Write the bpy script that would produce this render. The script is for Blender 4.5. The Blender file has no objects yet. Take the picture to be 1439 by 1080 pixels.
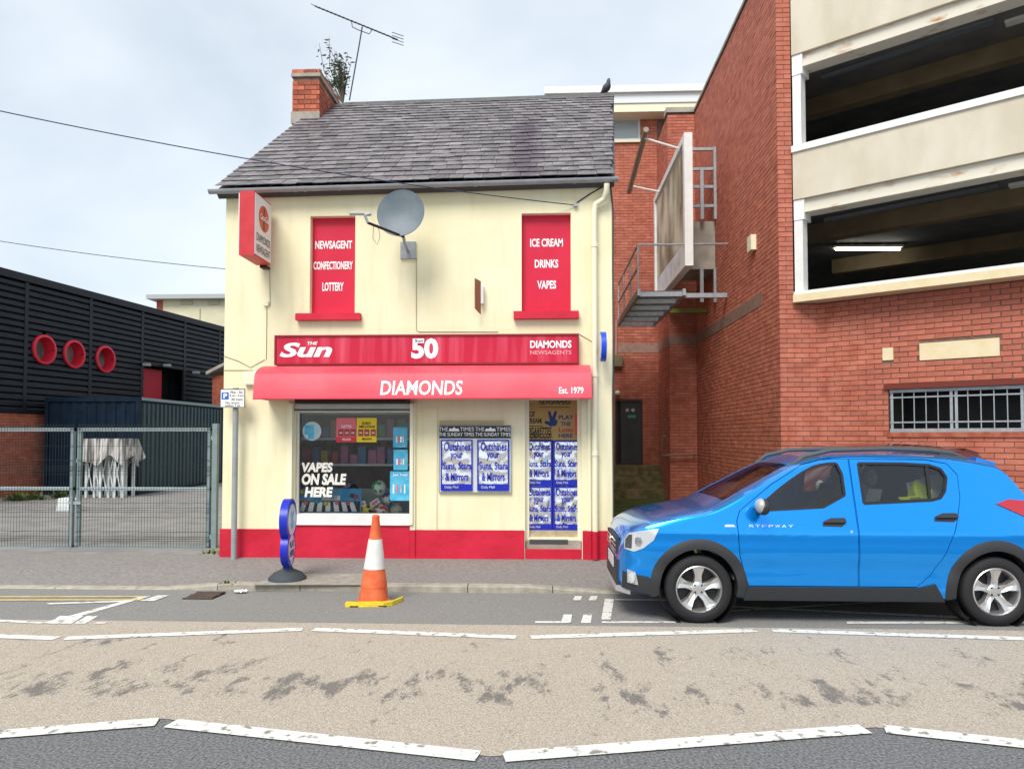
import bpy, bmesh, math, random
from mathutils import Vector, Matrix, noise
R = math.radians
random.seed(7)
S = bpy.context.scene
COL = S.collection
# ------------------------------------------------------------------ camera
CAM = Vector((0, 0, 1.64)); FPX = 1040.0; W0, H0 = 1439.0, 1080.0
PITCH, YAW, SHIFT = R(2.0), R(2.45), 36.7
cd = bpy.data.cameras.new('camera'); cam = bpy.data.objects.new('camera', cd); COL.objects.link(cam)
cam.location = CAM; cam.rotation_euler = (R(90) + PITCH, 0, YAW)
cd.sensor_width = 36; cd.lens = FPX / W0 * 36; cd.shift_y = SHIFT / W0; cd.clip_end = 2000; cd.clip_start = 0.05
S.camera = cam
# ------------------------------------------------------------------ sky, sun, exposure
SUN_EL, SUN_AZ = 50, 200
wd = bpy.data.worlds.new('World'); S.world = wd; wd.use_nodes = True
nt = wd.node_tree; nt.nodes.clear()
def nn(t, **k):
    n = nt.nodes.new(t)
    for a, b in k.items(): setattr(n, a, b)
    return n
o = nn('ShaderNodeOutputWorld'); bg = nn('ShaderNodeBackground'); bg2 = nn('ShaderNodeBackground'); add = nn('ShaderNodeMixShader'); add.inputs[0].default_value = .85
sky = nn('ShaderNodeTexSky', sky_type='NISHITA', sun_disc=False, sun_elevation=R(SUN_EL), sun_rotation=R(SUN_AZ))
nt.links.new(sky.outputs[0], bg.inputs[0]); bg.inputs[1].default_value = 0.1
tc = nn('ShaderNodeTexCoord'); mp = nn('ShaderNodeMapping'); mp.inputs['Scale'].default_value = (1.3, 1.3, 2.6)
n1 = nn('ShaderNodeTexNoise'); n1.inputs['Scale'].default_value = 1.7; n1.inputs['Detail'].default_value = 7; n1.inputs['Roughness'].default_value = .5
n1.inputs['Distortion'].default_value = .3
rp = nn('ShaderNodeValToRGB'); rp.color_ramp.elements[0].position = .34; rp.color_ramp.elements[1].position = .66
rp.color_ramp.elements[0].color = (.34, .378, .41, 1); rp.color_ramp.elements[1].color = (.47, .50, .522, 1)
nt.links.new(tc.outputs['Generated'], mp.inputs[0]); nt.links.new(mp.outputs[0], n1.inputs['Vector']); nt.links.new(n1.outputs[0], rp.inputs[0])
nt.links.new(rp.outputs[0], bg2.inputs[0]); bg2.inputs[1].default_value = .95
nt.links.new(bg.outputs[0], add.inputs[1]); nt.links.new(bg2.outputs[0], add.inputs[2]); nt.links.new(add.outputs[0], o.inputs[0])
sl = bpy.data.lights.new('sun', 'SUN'); so = bpy.data.objects.new('sun', sl); COL.objects.link(so)
sl.energy = 1.5; sl.angle = R(28); sl.color = (1, .96, .9)
so.rotation_euler = (R(90 - SUN_EL), 0, R(180 - SUN_AZ)); so.location = (0, -5, 20)
S.view_settings.view_transform = 'Standard'; S.view_settings.look = 'None'; S.view_settings.gamma = 1
S.view_settings.exposure = 1.22
# ------------------------------------------------------------------ photo-to-place helpers
RM = cam.rotation_euler.to_matrix()
def ray(u, v): return RM @ Vector(((u - W0 / 2) / FPX, -(v - H0 / 2 - SHIFT) / FPX, -1))
def PY(u, v, Y): d = ray(u, v); return CAM + d * ((Y - CAM.y) / d.y)
def PZ(u, v, Z): d = ray(u, v); return CAM + d * ((Z - CAM.z) / d.z)
def PX(u, v, X): d = ray(u, v); return CAM + d * ((X - CAM.x) / d.x)
# ------------------------------------------------------------------ materials
MATS = {}
def mat(name, c1, c2=None, scale=8, rough=.8, bump=0, bscale=60, metal=0, coat=0, emit=None, rand=0, detail=6, lo=.35, hi=.65, stretch=(1, 1, 1), spec=.4):
    if name in MATS: return MATS[name]
    m = bpy.data.materials.new(name); m.use_nodes = True; t = m.node_tree; N = t.nodes; L = t.links
    b = N['Principled BSDF']; b.inputs['Roughness'].default_value = rough; b.inputs['Metallic'].default_value = metal
    b.inputs['Coat Weight'].default_value = coat; b.inputs['Coat Roughness'].default_value = .04; b.inputs['Specular IOR Level'].default_value = spec
    tcn = N.new('ShaderNodeTexCoord'); mpn = N.new('ShaderNodeMapping'); mpn.inputs['Scale'].default_value = stretch
    L.new(tcn.outputs['Object'], mpn.inputs[0]); src = None
    if c2 is not None:
        no = N.new('ShaderNodeTexNoise'); no.inputs['Scale'].default_value = scale; no.inputs['Detail'].default_value = detail
        L.new(mpn.outputs[0], no.inputs['Vector'])
        r = N.new('ShaderNodeValToRGB'); r.color_ramp.elements[0].position = lo; r.color_ramp.elements[1].position = hi
        r.color_ramp.elements[0].color = (*c1, 1); r.color_ramp.elements[1].color = (*c2, 1); L.new(no.outputs[0], r.inputs[0]); src = r.outputs[0]
    if rand:
        oi = N.new('ShaderNodeObjectInfo'); ge = N.new('ShaderNodeNewGeometry'); ad = N.new('ShaderNodeMath'); ad.operation = 'ADD'
        L.new(oi.outputs['Random'], ad.inputs[0]); L.new(ge.outputs['Random Per Island'], ad.inputs[1])
        fr = N.new('ShaderNodeMath'); fr.operation = 'FRACT'; L.new(ad.outputs[0], fr.inputs[0])
        mr = N.new('ShaderNodeMapRange'); mr.inputs[3].default_value = 1 - rand; mr.inputs[4].default_value = 1 + rand; L.new(fr.outputs[0], mr.inputs[0])
        hs = N.new('ShaderNodeHueSaturation'); L.new(mr.outputs[0], hs.inputs['Value'])
        if src: L.new(src, hs.inputs['Color'])
        else: hs.inputs['Color'].default_value = (*c1, 1)
        src = hs.outputs[0]
    if src: L.new(src, b.inputs['Base Color'])
    else: b.inputs['Base Color'].default_value = (*c1, 1)
    if emit: b.inputs['Emission Color'].default_value = (*c1, 1); b.inputs['Emission Strength'].default_value = emit
    if bump:
        nb = N.new('ShaderNodeTexNoise'); nb.inputs['Scale'].default_value = bscale; nb.inputs['Detail'].default_value = 5
        L.new(tcn.outputs['Object'], nb.inputs['Vector'])
        bp = N.new('ShaderNodeBump'); bp.inputs['Strength'].default_value = bump; bp.inputs['Distance'].default_value = .02
        L.new(nb.outputs[0], bp.inputs['Height']); L.new(bp.outputs[0], b.inputs['Normal'])
    MATS[name] = m
    return m
def glassmat(name, tint, gl=1.5):
    m = bpy.data.materials.new(name); m.use_nodes = True; t = m.node_tree; N = t.nodes; L = t.links; N.clear()
    ou = N.new('ShaderNodeOutputMaterial'); tr = N.new('ShaderNodeBsdfTransparent'); tr.inputs[0].default_value = (*tint, 1)
    g = N.new('ShaderNodeBsdfGlossy'); g.inputs['Roughness'].default_value = .02; mx = N.new('ShaderNodeMixShader')
    fr = N.new('ShaderNodeFresnel'); fr.inputs[0].default_value = gl
    L.new(fr.outputs[0], mx.inputs[0]); L.new(tr.outputs[0], mx.inputs[1]); L.new(g.outputs[0], mx.inputs[2]); L.new(mx.outputs[0], ou.inputs[0])
    MATS[name] = m; return m
cream = mat('cream_paint', (.80, .73, .47), (.86, .80, .55), 1.6, .75, .12, 25)
def stains(m):
    # faint grey rain streaks, longer than wide
    t = m.node_tree; N = t.nodes; L = t.links; b = N['Principled BSDF']; src = b.inputs['Base Color'].links[0].from_socket
    tcn = N.new('ShaderNodeTexCoord'); mpn = N.new('ShaderNodeMapping'); mpn.inputs['Scale'].default_value = (5, 5, .7)
    L.new(tcn.outputs['Object'], mpn.inputs[0]); no = N.new('ShaderNodeTexNoise'); no.inputs['Scale'].default_value = 1.5; no.inputs['Detail'].default_value = 8
    L.new(mpn.outputs[0], no.inputs['Vector']); r = N.new('ShaderNodeMapRange'); r.inputs[1].default_value = .52; r.inputs[2].default_value = .8; r.inputs[4].default_value = .342
    L.new(no.outputs[0], r.inputs[0]); mx = N.new('ShaderNodeMix'); mx.data_type = 'RGBA'; L.new(r.outputs[0], mx.inputs[0]); L.new(src, mx.inputs[6])
    mx.inputs[7].default_value = (.52, .47, .33, 1); L.new(mx.outputs[2], b.inputs['Base Color'])
stains(cream)
creamtrim = mat('cream_gloss', (.84, .79, .58), rough=.45)
red = mat('red_masonry_paint', (.50, .006, .028), (.62, .012, .045), 2.2, .6, .35, 9)
redboard = mat('red_board', (.60, .006, .04), (.64, .01, .05), 3, .45, .05, 6)
signred = mat('sign_red_acrylic', (.50, .008, .04), (.68, .10, .16), 2.2, .35, stretch=(4, 1, .25), lo=.45, hi=.8)
awnred = mat('awning_vinyl', (.66, .045, .075), (.74, .08, .115), 1.5, .5, .05, 10)
white = mat('white_paint', (.82, .82, .80), (.74, .74, .71), 5, .5)
lettering = mat('white_lettering', (.88, .88, .88), rough=.5)
black = mat('black_plastic', (.012, .012, .013), rough=.5)
darkgrey = mat('dark_grey', (.06, .065, .07), rough=.6)
blueink = mat('blue_ink', (.01, .02, .42), rough=.4)
foil = mat('silver_foil', (.86, .87, .89), rough=.2, metal=.9, bump=.6, bscale=7)
steel = mat('galvanised_steel', (.33, .36, .38), (.42, .45, .47), 12, .5, metal=.5)
gatesteel = mat('grey_green_steel', (.17, .23, .24), (.22, .28, .29), 8, .5)
wiremat = mat('dark_wire', (.012, .02, .024), rough=.5)
slate = mat('roof_slate', (.125, .11, .115), (.23, .21, .21), 14, .55, .25, 40, rand=.30, lo=.4, hi=.75)
def lichen(m):
    t = m.node_tree; N = t.nodes; L = t.links; b = N['Principled BSDF']; src = b.inputs['Base Color'].links[0].from_socket
    g = N.new('ShaderNodeNewGeometry'); mpn = N.new('ShaderNodeMapping'); mpn.inputs['Scale'].default_value = (3, 5, 9); L.new(g.outputs['Position'], mpn.inputs[0])
    no = N.new('ShaderNodeTexNoise'); no.inputs['Scale'].default_value = 1.0; no.inputs['Detail'].default_value = 6; L.new(mpn.outputs[0], no.inputs['Vector'])
    r = N.new('ShaderNodeMapRange'); r.inputs[1].default_value = .55; r.inputs[2].default_value = .68; r.inputs[4].default_value = .7; L.new(no.outputs[0], r.inputs[0])
    mx = N.new('ShaderNodeMix'); mx.data_type = 'RGBA'; L.new(r.outputs[0], mx.inputs[0]); L.new(src, mx.inputs[6]); mx.inputs[7].default_value = (.36, .34, .36, 1)
    # one dark plum-coloured stain running down the right half of the roof
    sx = N.new('ShaderNodeSeparateXYZ'); L.new(g.outputs['Position'], sx.inputs[0]); n2 = N.new('ShaderNodeTexNoise'); n2.inputs['Scale'].default_value = 2.5; L.new(g.outputs['Position'], n2.inputs['Vector'])
    a = N.new('ShaderNodeMath'); a.operation = 'MULTIPLY_ADD'; L.new(n2.outputs[0], a.inputs[0]); a.inputs[1].default_value = .5; L.new(sx.outputs[0], a.inputs[2])
    c = N.new('ShaderNodeMath'); c.operation = 'ADD'; L.new(a.outputs[0], c.inputs[0]); c.inputs[1].default_value = -.02
    ab = N.new('ShaderNodeMath'); ab.operation = 'ABSOLUTE'; L.new(c.outputs[0], ab.inputs[0])
    r2 = N.new('ShaderNodeMapRange'); r2.inputs[1].default_value = .30; r2.inputs[2].default_value = .08; r2.inputs[3].default_value = 0; r2.inputs[4].default_value = .75; L.new(ab.outputs[0], r2.inputs[0])
    r3 = N.new('ShaderNodeMapRange'); r3.inputs[1].default_value = 7.2; r3.inputs[2].default_value = 6.7; L.new(sx.outputs[2], r3.inputs[0])
    mu = N.new('ShaderNodeMath'); mu.operation = 'MULTIPLY'; L.new(r2.outputs[0], mu.inputs[0]); L.new(r3.outputs[0], mu.inputs[1])
    m2 = N.new('ShaderNodeMix'); m2.data_type = 'RGBA'; L.new(mu.outputs[0], m2.inputs[0]); L.new(mx.outputs[2], m2.inputs[6]); m2.inputs[7].default_value = (.065, .04, .06, 1)
    L.new(m2.outputs[2], b.inputs['Base Color'])
lichen(slate)
brickm = mat('red_brick', (.42, .115, .07), (.54, .19, .125), 5, .85, .4, 90, rand=.13, lo=.3, hi=.7)
brickold = mat('old_red_brick', (.36, .075, .045), (.48, .16, .09), 7, .9, .4, 60, rand=.3)
mortar = mat('brown_mortar', (.15, .085, .065), (.20, .125, .09), 9, .95, .3, 80)
concrete = mat('cream_concrete', (.58, .52, .40), (.68, .62, .50), 2.5, .85, .25, 120, stretch=(1, 1, .5))
rawconc = mat('grey_concrete', (.30, .28, .23), (.42, .39, .33), 4, .9, .3, 60)
darkconc = mat('dark_concrete', (.11, .11, .115), (.17, .16, .15), 2, .9)  # dark grey, slightly mottled concrete of the deck slabs and rear wall
rustwhite = mat('rusty_white_steel', (.66, .62, .52), (.42, .20, .06), 3.2, .6, lo=.56, hi=.74, stretch=(1, 1, 2))
stone = mat('cream_stone', (.72, .60, .36), (.78, .66, .44), 6, .8)
asphalt = mat('dark_asphalt', (.085, .086, .09), (.32, .32, .32), 60, .9, .8, 150, detail=3, lo=.3, hi=.75)
asphalt2 = mat('lay_by_asphalt', (.19, .183, .172), (.29, .28, .262), 60, .92, .5, 150, detail=8)
pavem = mat('footway_asphalt', (.20, .18, .165), (.28, .255, .24), 25, .92, .4, 120, detail=9)
yardm = mat('yard_asphalt', (.20, .19, .18), (.28, .265, .25), 3, .92, .3, 90, detail=9)
kerbm = mat('kerb_concrete', (.30, .27, .22), (.42, .38, .31), 9, .9, .4, 60, rand=.1)
linem = mat('road_line_paint', (.24, .225, .20), (.70, .69, .64), 16, .8, .4, 90, detail=12, lo=.34, hi=.44)
yellowm = mat('yellow_line_paint', (.55, .40, .13), (.66, .52, .25), 10, .8)
moss = mat('mossy_ground', (.035, .075, .01), (.11, .13, .045), 1.3, .95, .6, 40, detail=9)
tan = mat('buff_surfacing', (.36, .305, .24), (.64, .56, .46), 110, .92, .8, 150, detail=4)
def wear(m):
    t = m.node_tree; N = t.nodes; L = t.links; b = N['Principled BSDF']; src = b.inputs['Base Color'].links[0].from_socket
    g = N.new('ShaderNodeNewGeometry'); mpn = N.new('ShaderNodeMapping'); mpn.inputs['Scale'].default_value = (2.9, 1.3, 1); mpn.inputs['Rotation'].default_value = (0, 0, -.5)
    L.new(g.outputs['Position'], mpn.inputs[0]); no = N.new('ShaderNodeTexNoise'); no.inputs['Scale'].default_value = 1.25; no.inputs['Detail'].default_value = 12; no.inputs['Roughness'].default_value = .78
    L.new(mpn.outputs[0], no.inputs['Vector']); sx = N.new('ShaderNodeSeparateXYZ'); L.new(g.outputs['Position'], sx.inputs[0])
    rr = N.new('ShaderNodeValToRGB'); el = rr.color_ramp.elements; el[0].position = 0; el[0].color = (0, 0, 0, 1); el[1].position = 1; el[1].color = (0, 0, 0, 1)
    for p, v in ((.28, .0), (.40, 1), (.52, .95), (.62, .35), (.8, .45), (.92, .1)):
        e = el.new(p); e.color = (v, v, v, 1)
    mr = N.new('ShaderNodeMapRange'); mr.inputs[1].default_value = 3.6; mr.inputs[2].default_value = 6.4; L.new(sx.outputs[1], mr.inputs[0]); L.new(mr.outputs[0], rr.inputs[0])
    ma = N.new('ShaderNodeMath'); ma.operation = 'MULTIPLY_ADD'; L.new(rr.outputs[0], ma.inputs[0]); ma.inputs[1].default_value = .095; L.new(no.outputs[0], ma.inputs[2])
    th = N.new('ShaderNodeMapRange'); th.inputs[1].default_value = .60; th.inputs[2].default_value = .66; th.inputs[4].default_value = .72; L.new(ma.outputs[0], th.inputs[0])
    mx = N.new('ShaderNodeMix'); mx.data_type = 'RGBA'; L.new(th.outputs[0], mx.inputs[0]); L.new(src, mx.inputs[6]); mx.inputs[7].default_value = (.10, .10, .10, 1)
    L.new(mx.outputs[2], b.inputs['Base Color'])
wear(tan)
navy = mat('navy_container_paint', (.003, .011, .025), (.006, .018, .036), 3, .6, spec=.15)
clad = mat('black_cladding', (.007, .009, .014), (.012, .014, .02), 3, .5, spec=.3)
tyrem = mat('tyre_rubber', (.014, .014, .016), rough=.75)
alloy = mat('alloy_wheel', (.62, .62, .62), rough=.3, metal=.85)
blue = mat('blue_car_paint', (.0, .32, 1.0), rough=.16, metal=.7, coat=.7)
maroon = mat('dark_red_car_paint', (.10, .01, .012), rough=.3, metal=.2, coat=1)
plast = mat('black_cladding_plastic', (.028, .03, .034), rough=.6)
carglass = glassmat('car_glass', (.80, .86, .84), 1.8); shopglass = glassmat('shop_glass', (.93, .95, .95))
# ------------------------------------------------------------------ mesh builder
OFF = {}
class MB:
    def __init__(s): s.v = []; s.f = []
    def quad(s, a, b, c, d): n = len(s.v); s.v += [Vector(p) for p in (a, b, c, d)]; s.f.append((n, n + 1, n + 2, n + 3)); return s
    def poly(s, pts): n = len(s.v); s.v += [Vector(p) for p in pts]; s.f.append(tuple(range(n, n + len(pts)))); return s
    def box(s, x0, x1, y0, y1, z0, z1, M=None):
        n = len(s.v); c = [Vector((x, y, z)) for z in (z0, z1) for y in (y0, y1) for x in (x0, x1)]
        if M is not None: c = [M @ p for p in c]
        s.v += c
        for f in ((0, 2, 3, 1), (4, 5, 7, 6), (0, 1, 5, 4), (2, 6, 7, 3), (0, 4, 6, 2), (1, 3, 7, 5)): s.f.append(tuple(n + i for i in f))
        return s
    def prism(s, pts, vec):
        n = len(s.v); k = len(pts); vec = Vector(vec); s.v += [Vector(p) for p in pts] + [Vector(p) + vec for p in pts]
        s.f.append(tuple(n + i for i in range(k))[::-1]); s.f.append(tuple(n + k + i for i in range(k)))
        for i in range(k): j = (i + 1) % k; s.f.append((n + i, n + j, n + k + j, n + k + i))
        return s
    def tube(s, path, r, k=8, cap=True):
        path = [Vector(p) for p in path]; n = len(s.v); rr = r if isinstance(r, (list, tuple)) else [r] * len(path); up = None
        for i, p in enumerate(path):
            t = (path[min(i + 1, len(path) - 1)] - path[max(i - 1, 0)]).normalized()
            a = t.orthogonal().normalized() if up is None else (up - t * up.dot(t)).normalized()
            up = a; b = t.cross(a)
            s.v += [p + (a * math.cos(2 * math.pi * j / k) + b * math.sin(2 * math.pi * j / k)) * rr[i] for j in range(k)]
        for i in range(len(path) - 1):
            for j in range(k): q = (j + 1) % k; s.f.append((n + i * k + j, n + i * k + q, n + (i + 1) * k + q, n + (i + 1) * k + j))
        if cap: s.f.append(tuple(n + j for j in range(k))[::-1]); s.f.append(tuple(n + (len(path) - 1) * k + j for j in range(k)))
        return s
    def lathe(s, prof, k=24, M=None, cap=True):
        n = len(s.v)
        for r, z in prof:
            for j in range(k):
                p = Vector((r * math.cos(2 * math.pi * j / k), r * math.sin(2 * math.pi * j / k), z)); s.v.append(M @ p if M is not None else p)
        for i in range(len(prof) - 1):
            for j in range(k): q = (j + 1) % k; s.f.append((n + i * k + j, n + i * k + q, n + (i + 1) * k + q, n + (i + 1) * k + j))
        if cap: s.f.append(tuple(n + j for j in range(k))[::-1]); s.f.append(tuple(n + (len(prof) - 1) * k + j for j in range(k)))
        return s
    def ball(s, c, r, k=14, sc=(1, 1, 1)):
        return s.lathe([(max(r * math.sin(math.pi * i / k), 1e-4), -r * math.cos(math.pi * i / k)) for i in range(k + 1)], k + 4,
                       Matrix.Translation(c) @ Matrix.Diagonal((*sc, 1)))
    def grid(s, fn, nu, nv):
        n = len(s.v); s.v += [Vector(fn(i / nu, j / nv)) for i in range(nu + 1) for j in range(nv + 1)]
        for i in range(nu):
            for j in range(nv): a = n + i * (nv + 1) + j; s.f.append((a, a + nv + 1, a + nv + 2, a + 1))
        return s
    def build(s, name, m, parent=None, smooth=False, local=False, angle=35):
        me = bpy.data.meshes.new(name); off = Vector() if (local or parent is None) else OFF.get(parent.name, Vector())
        me.from_pydata([p - off for p in s.v], [], s.f); me.update()
        bm = bmesh.new(); bm.from_mesh(me); bmesh.ops.recalc_face_normals(bm, faces=bm.faces) if len(s.f) > 1 else None; bm.to_mesh(me); bm.free()
        if smooth:
            for p in me.polygons: p.use_smooth = True
            me.set_sharp_from_angle(angle=R(angle))
        for x in (m if isinstance(m, list) else [m]): me.materials.append(x)
        ob = bpy.data.objects.new(name, me); COL.objects.link(ob)
        if parent is not None: ob.parent = parent; OFF[ob.name] = off
        return ob
def tag(o, label=None, cat=None, group=None, kind=None):
    for k, v in (('label', label), ('category', cat), ('group', group), ('kind', kind)):
        if v: o[k] = v
    return o
def thing(name, loc, label, cat, group=None, rz=0):
    e = bpy.data.objects.new(name, None); COL.objects.link(e); e.location = loc; e.rotation_euler = (0, 0, rz); e.empty_display_size = .2
    OFF[e.name] = Vector(loc); return tag(e, label, cat, group)
def struct(mb, name, m): return tag(mb.build(name, m), kind='structure')
def link_piece(name, me, parent, loc, rot=(0, 0, 0)):
    ob = bpy.data.objects.new(name, me); COL.objects.link(ob); ob.parent = parent
    ob.location = Vector(loc) - OFF.get(parent.name, Vector()); ob.rotation_euler = rot; OFF[ob.name] = OFF.get(parent.name, Vector()); return ob
UP = Vector((0, 0, 1))
def text_mesh(body, bold=0, shear=0, ext=.002, spacing=1):
    c = bpy.data.curves.new('t', 'FONT'); c.body = body; c.size = 1; c.offset = bold; c.shear = shear; c.extrude = 0; c.resolution_u = 3; c.space_character = spacing
    c.align_x = 'LEFT'
    ob = bpy.data.objects.new('t', c); COL.objects.link(ob); dg = bpy.context.evaluated_depsgraph_get()
    me = bpy.data.meshes.new_from_object(ob.evaluated_get(dg)); bpy.data.objects.remove(ob); bpy.data.curves.remove(c)
    vs = [Vector(v.co) for v in me.vertices]; fs = [tuple(p.vertices) for p in me.polygons]; bpy.data.meshes.remove(me)
    x0 = min(v.x for v in vs); x1 = max(v.x for v in vs); y0 = min(v.y for v in vs); y1 = max(v.y for v in vs)
    return [((v.x - x0) / (x1 - x0), (v.y - y0) / (y1 - y0)) for v in vs], fs
def text(body, O, ux, uz, w, h, m, parent, n, name='lettering', bold=.02, shear=0, lift=.003):
    """flat lettering filling a w x h rectangle whose lower left corner is O, along ux and uz, lifted along n"""
    vs, fs = text_mesh(body, bold, shear); O = Vector(O); ux = Vector(ux); uz = Vector(uz); n = Vector(n)
    mb = MB(); mb.v = [O + ux * (a * w) + uz * (b * h) + n * lift for a, b in vs]; mb.f = fs
    me = bpy.data.meshes.new(name); off = OFF.get(parent.name, Vector()); me.from_pydata([p - off for p in mb.v], [], fs); me.update(); me.materials.append(m)
    ob = bpy.data.objects.new(name, me); COL.objects.link(ob); ob.parent = parent; OFF[ob.name] = off; return ob
def ftext(body, x0, x1, v0, v1, Y, m, parent, **k):
    a = PY(x0, v1, Y); b = PY(x1, v0, Y); return text(body, a, (1, 0, 0), UP, b.x - a.x, b.z - a.z, m, parent, (0, -1, 0), **k)
def holes_wall(mb, O, u, n, a0, a1, z0, z1, holes, depth):
    """a wall face along u from a0 to a1 with rectangular openings and reveals of the given depth"""
    A = sorted({a0, a1, *[h[0] for h in holes], *[h[1] for h in holes]}); Z = sorted({z0, z1, *[h[2] for h in holes], *[h[3] for h in holes]})
    P = lambda a, z, d=0: O + u * a + UP * z + n * d
    for i in range(len(A) - 1):
        for j in range(len(Z) - 1):
            ca, cz = (A[i] + A[i + 1]) / 2, (Z[j] + Z[j + 1]) / 2
            if any(h[0] < ca < h[1] and h[2] < cz < h[3] for h in holes): continue
            mb.quad(P(A[i], Z[j]), P(A[i + 1], Z[j]), P(A[i + 1], Z[j + 1]), P(A[i], Z[j + 1]))
    for h in holes:
        c = [(h[0], h[2]), (h[1], h[2]), (h[1], h[3]), (h[0], h[3])]
        for k in range(4):
            p, q = c[k], c[(k + 1) % 4]; mb.quad(P(*p), P(*q), P(*q, -depth), P(*p, -depth))
    return mb
BR = {}
def brickwork(parent, O, u, n, L, H, holes=(), indiv=None, m=None, z0=0, ch=.075, bl=.215):
    """stretcher-bond bricks standing 9 mm proud of the mortar face; those indiv picks are objects, the rest one mesh"""
    m = m or brickm; O = Vector(O); u = Vector(u).normalized(); n = Vector(n).normalized(); rz = math.atan2(u.y, u.x); rest = MB(); picks = []
    for k in range(int(H / ch)):
        z = z0 + k * ch; a = -(bl + .01) / 2 * (k % 2)
        while a < L:
            lo, hi = max(a, 0), min(a + bl, L); a += bl + .01
            segs = [(lo, hi)]
            for h in holes:
                if z + ch > h[2] + .01 and z < h[3] - .01:
                    ns = []
                    for p, q in segs:
                        if q <= h[0] or p >= h[1]: ns.append((p, q)); continue
                        if p < h[0]: ns.append((p, h[0] - .003))
                        if q > h[1]: ns.append((h[1] + .003, q))
                    segs = ns
            for p, q in segs:
                if q - p < .035: continue
                d = random.uniform(-.002, .003)
                if indiv and indiv(p, z) and len(picks) < 300: picks.append((p, q, z, d))
                else:
                    P = lambda a_, z_, d_: O + u * a_ + UP * z_ + n * d_
                    b = len(rest.v); rest.v += [P(p, z, d), P(q, z, d), P(q, z + ch - .01, d), P(p, z + ch - .01, d), P(p, z, -.03), P(q, z, -.03), P(q, z + ch - .01, -.03), P(p, z + ch - .01, -.03)]
                    for f in ((0, 1, 2, 3), (0, 4, 5, 1), (1, 5, 6, 2), (2, 6, 7, 3), (3, 7, 4, 0)): rest.f.append(tuple(b + i for i in f))
    for p, q, z, d in picks[:300]:
        key = (round(q - p, 2), ch, m.name)
        if key not in BR:
            l = key[0]; t = MB().box(0, l, -.0, .04, 0, ch - .01); me = bpy.data.meshes.new('brick'); me.from_pydata(t.v, [], t.f); me.materials.append(m)
            bm = bmesh.new(); bm.from_mesh(me); bmesh.ops.bevel(bm, geom=bm.edges[:], offset=.003, segments=1, affect='EDGES'); bm.to_mesh(me); bm.free(); BR[key] = me
        side = 1 if Vector((-math.sin(rz), math.cos(rz), 0)).dot(n) < 0 else -1
        link_piece('brick', BR[key], parent, O + u * (p if side > 0 else q) + UP * z + n * d, (0, 0, rz if side > 0 else rz + math.pi))
    if rest.f:
        o_ = rest.build('brickwork', m, parent); o_['kind'] = 'stuff'
# ================================================================== THE GROUND
struct(MB().quad((-400, -300, -.14), (400, -300, -.14), (400, 600, -.14), (-400, 600, -.14)), 'ground', asphalt2)
road = struct(MB().quad((-60, -40, 0), (60, -40, 0), (60, 6.62, 0), (-60, 6.62, 0)), 'road', asphalt)
OFF[road.name] = Vector()
YT = PZ(720, 878, 0).y
near = [(-900, 1040), (-300, 1082), (0, 1030), (230, 1009), (690, 1062), (1230, 1021), (1439, 1046), (1900, 1090), (2400, 1040)]
npts = [PZ(a, b, .004) for a, b in near]
tp = [Vector((-40, npts[0].y, .004))] + npts + [Vector((40, npts[-1].y, .004)), Vector((40, YT, .004)), Vector((-40, YT, .004))]
o_ = MB().poly(tp).build('buff_surfacing', tan, road)
def stripe(p, q, w, m, name='line_marking', z=.009, par=None):
    p = Vector((p[0], p[1], 0)); q = Vector((q[0], q[1], 0)); t = (q - p).normalized(); s = Vector((-t.y, t.x, 0)) * w / 2
    f = z if callable(z) else (lambda v: z)
    return MB().quad(*[(v.x, v.y, f(v)) for v in (p - s, q - s, q + s, p + s)]).build(name, m, par or road)
def pxline(a, b, w, m=linem, z=.009, par=None, zf=None):
    zz = z if not callable(z) else 0
    p = PZ(*a, zz); q = PZ(*b, zz); return stripe(p, q, w, m, z=z, par=par)
for a, b in (((-200, 1046), (221, 1013)), ((240, 1015), (672, 1061)), ((708, 1062), (1216, 1023)), ((1243, 1023), (1700, 1072))): pxline(a, b, .125)
for a, b in (((-120, 889), (80, 896)), ((92, 896), (425, 883.5)), ((440, 883.5), (725, 894.5)), ((746, 894.5), (1062, 885)), ((1085, 885), (1600, 902))): pxline(a, b, .11)
# lay-by between the buff surfacing and the kerb
LBZ = lambda y: -.04 * max(0, min(1, (y - YT) / (8.0 - YT)))
lay = struct(MB().quad((-40, YT - .005, .0045), (40, YT - .005, .0045), (40, 8.05, -.04), (-40, 8.05, -.04)), 'lay_by', asphalt2); OFF[lay.name] = Vector()
def LB(u, v):
    p = PZ(u, v, 0)
    for _ in range(6): p = PZ(u, v, LBZ(p.y))
    return p
def lbquad(pts, m=linem, name='line_marking'):
    P = [LB(*p) for p in pts]; return MB().poly([(p.x, p.y, LBZ(p.y) + .0085) for p in P]).build(name, m, lay)
for q in (((-60, 848), (140, 845), (140, 848), (-60, 851)), ((180, 874), (150, 876), (65, 876), (225, 838), (250, 834)),):
    pass
lbquad(((60, 876), (78, 876), (212, 838), (200, 838))); lbquad(((-80, 866), (-80, 871), (58, 877), (72, 875.5)))
lbquad(((66, 848), (66, 850), (180, 846), (180, 844))); lbquad(((196, 845), (216, 845), (238, 837), (222, 837)))
for x in (80, 98, 118): lbquad(((x - 14, 877), (x + 2, 877), (x + 20, 866), (x + 4, 866)))
lbquad(((132, 877), (147, 877), (150, 875), (136, 875)))
for v in (838.5, 843): lbquad(((-300, v), (-300, v + 2), (200, v + 1), (206, v - .5)), yellowm, 'yellow_line')
for x in (805, 827): lbquad(((x, 844), (x + 11, 844), (x + 13, 838), (x + 3, 838)))
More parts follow.
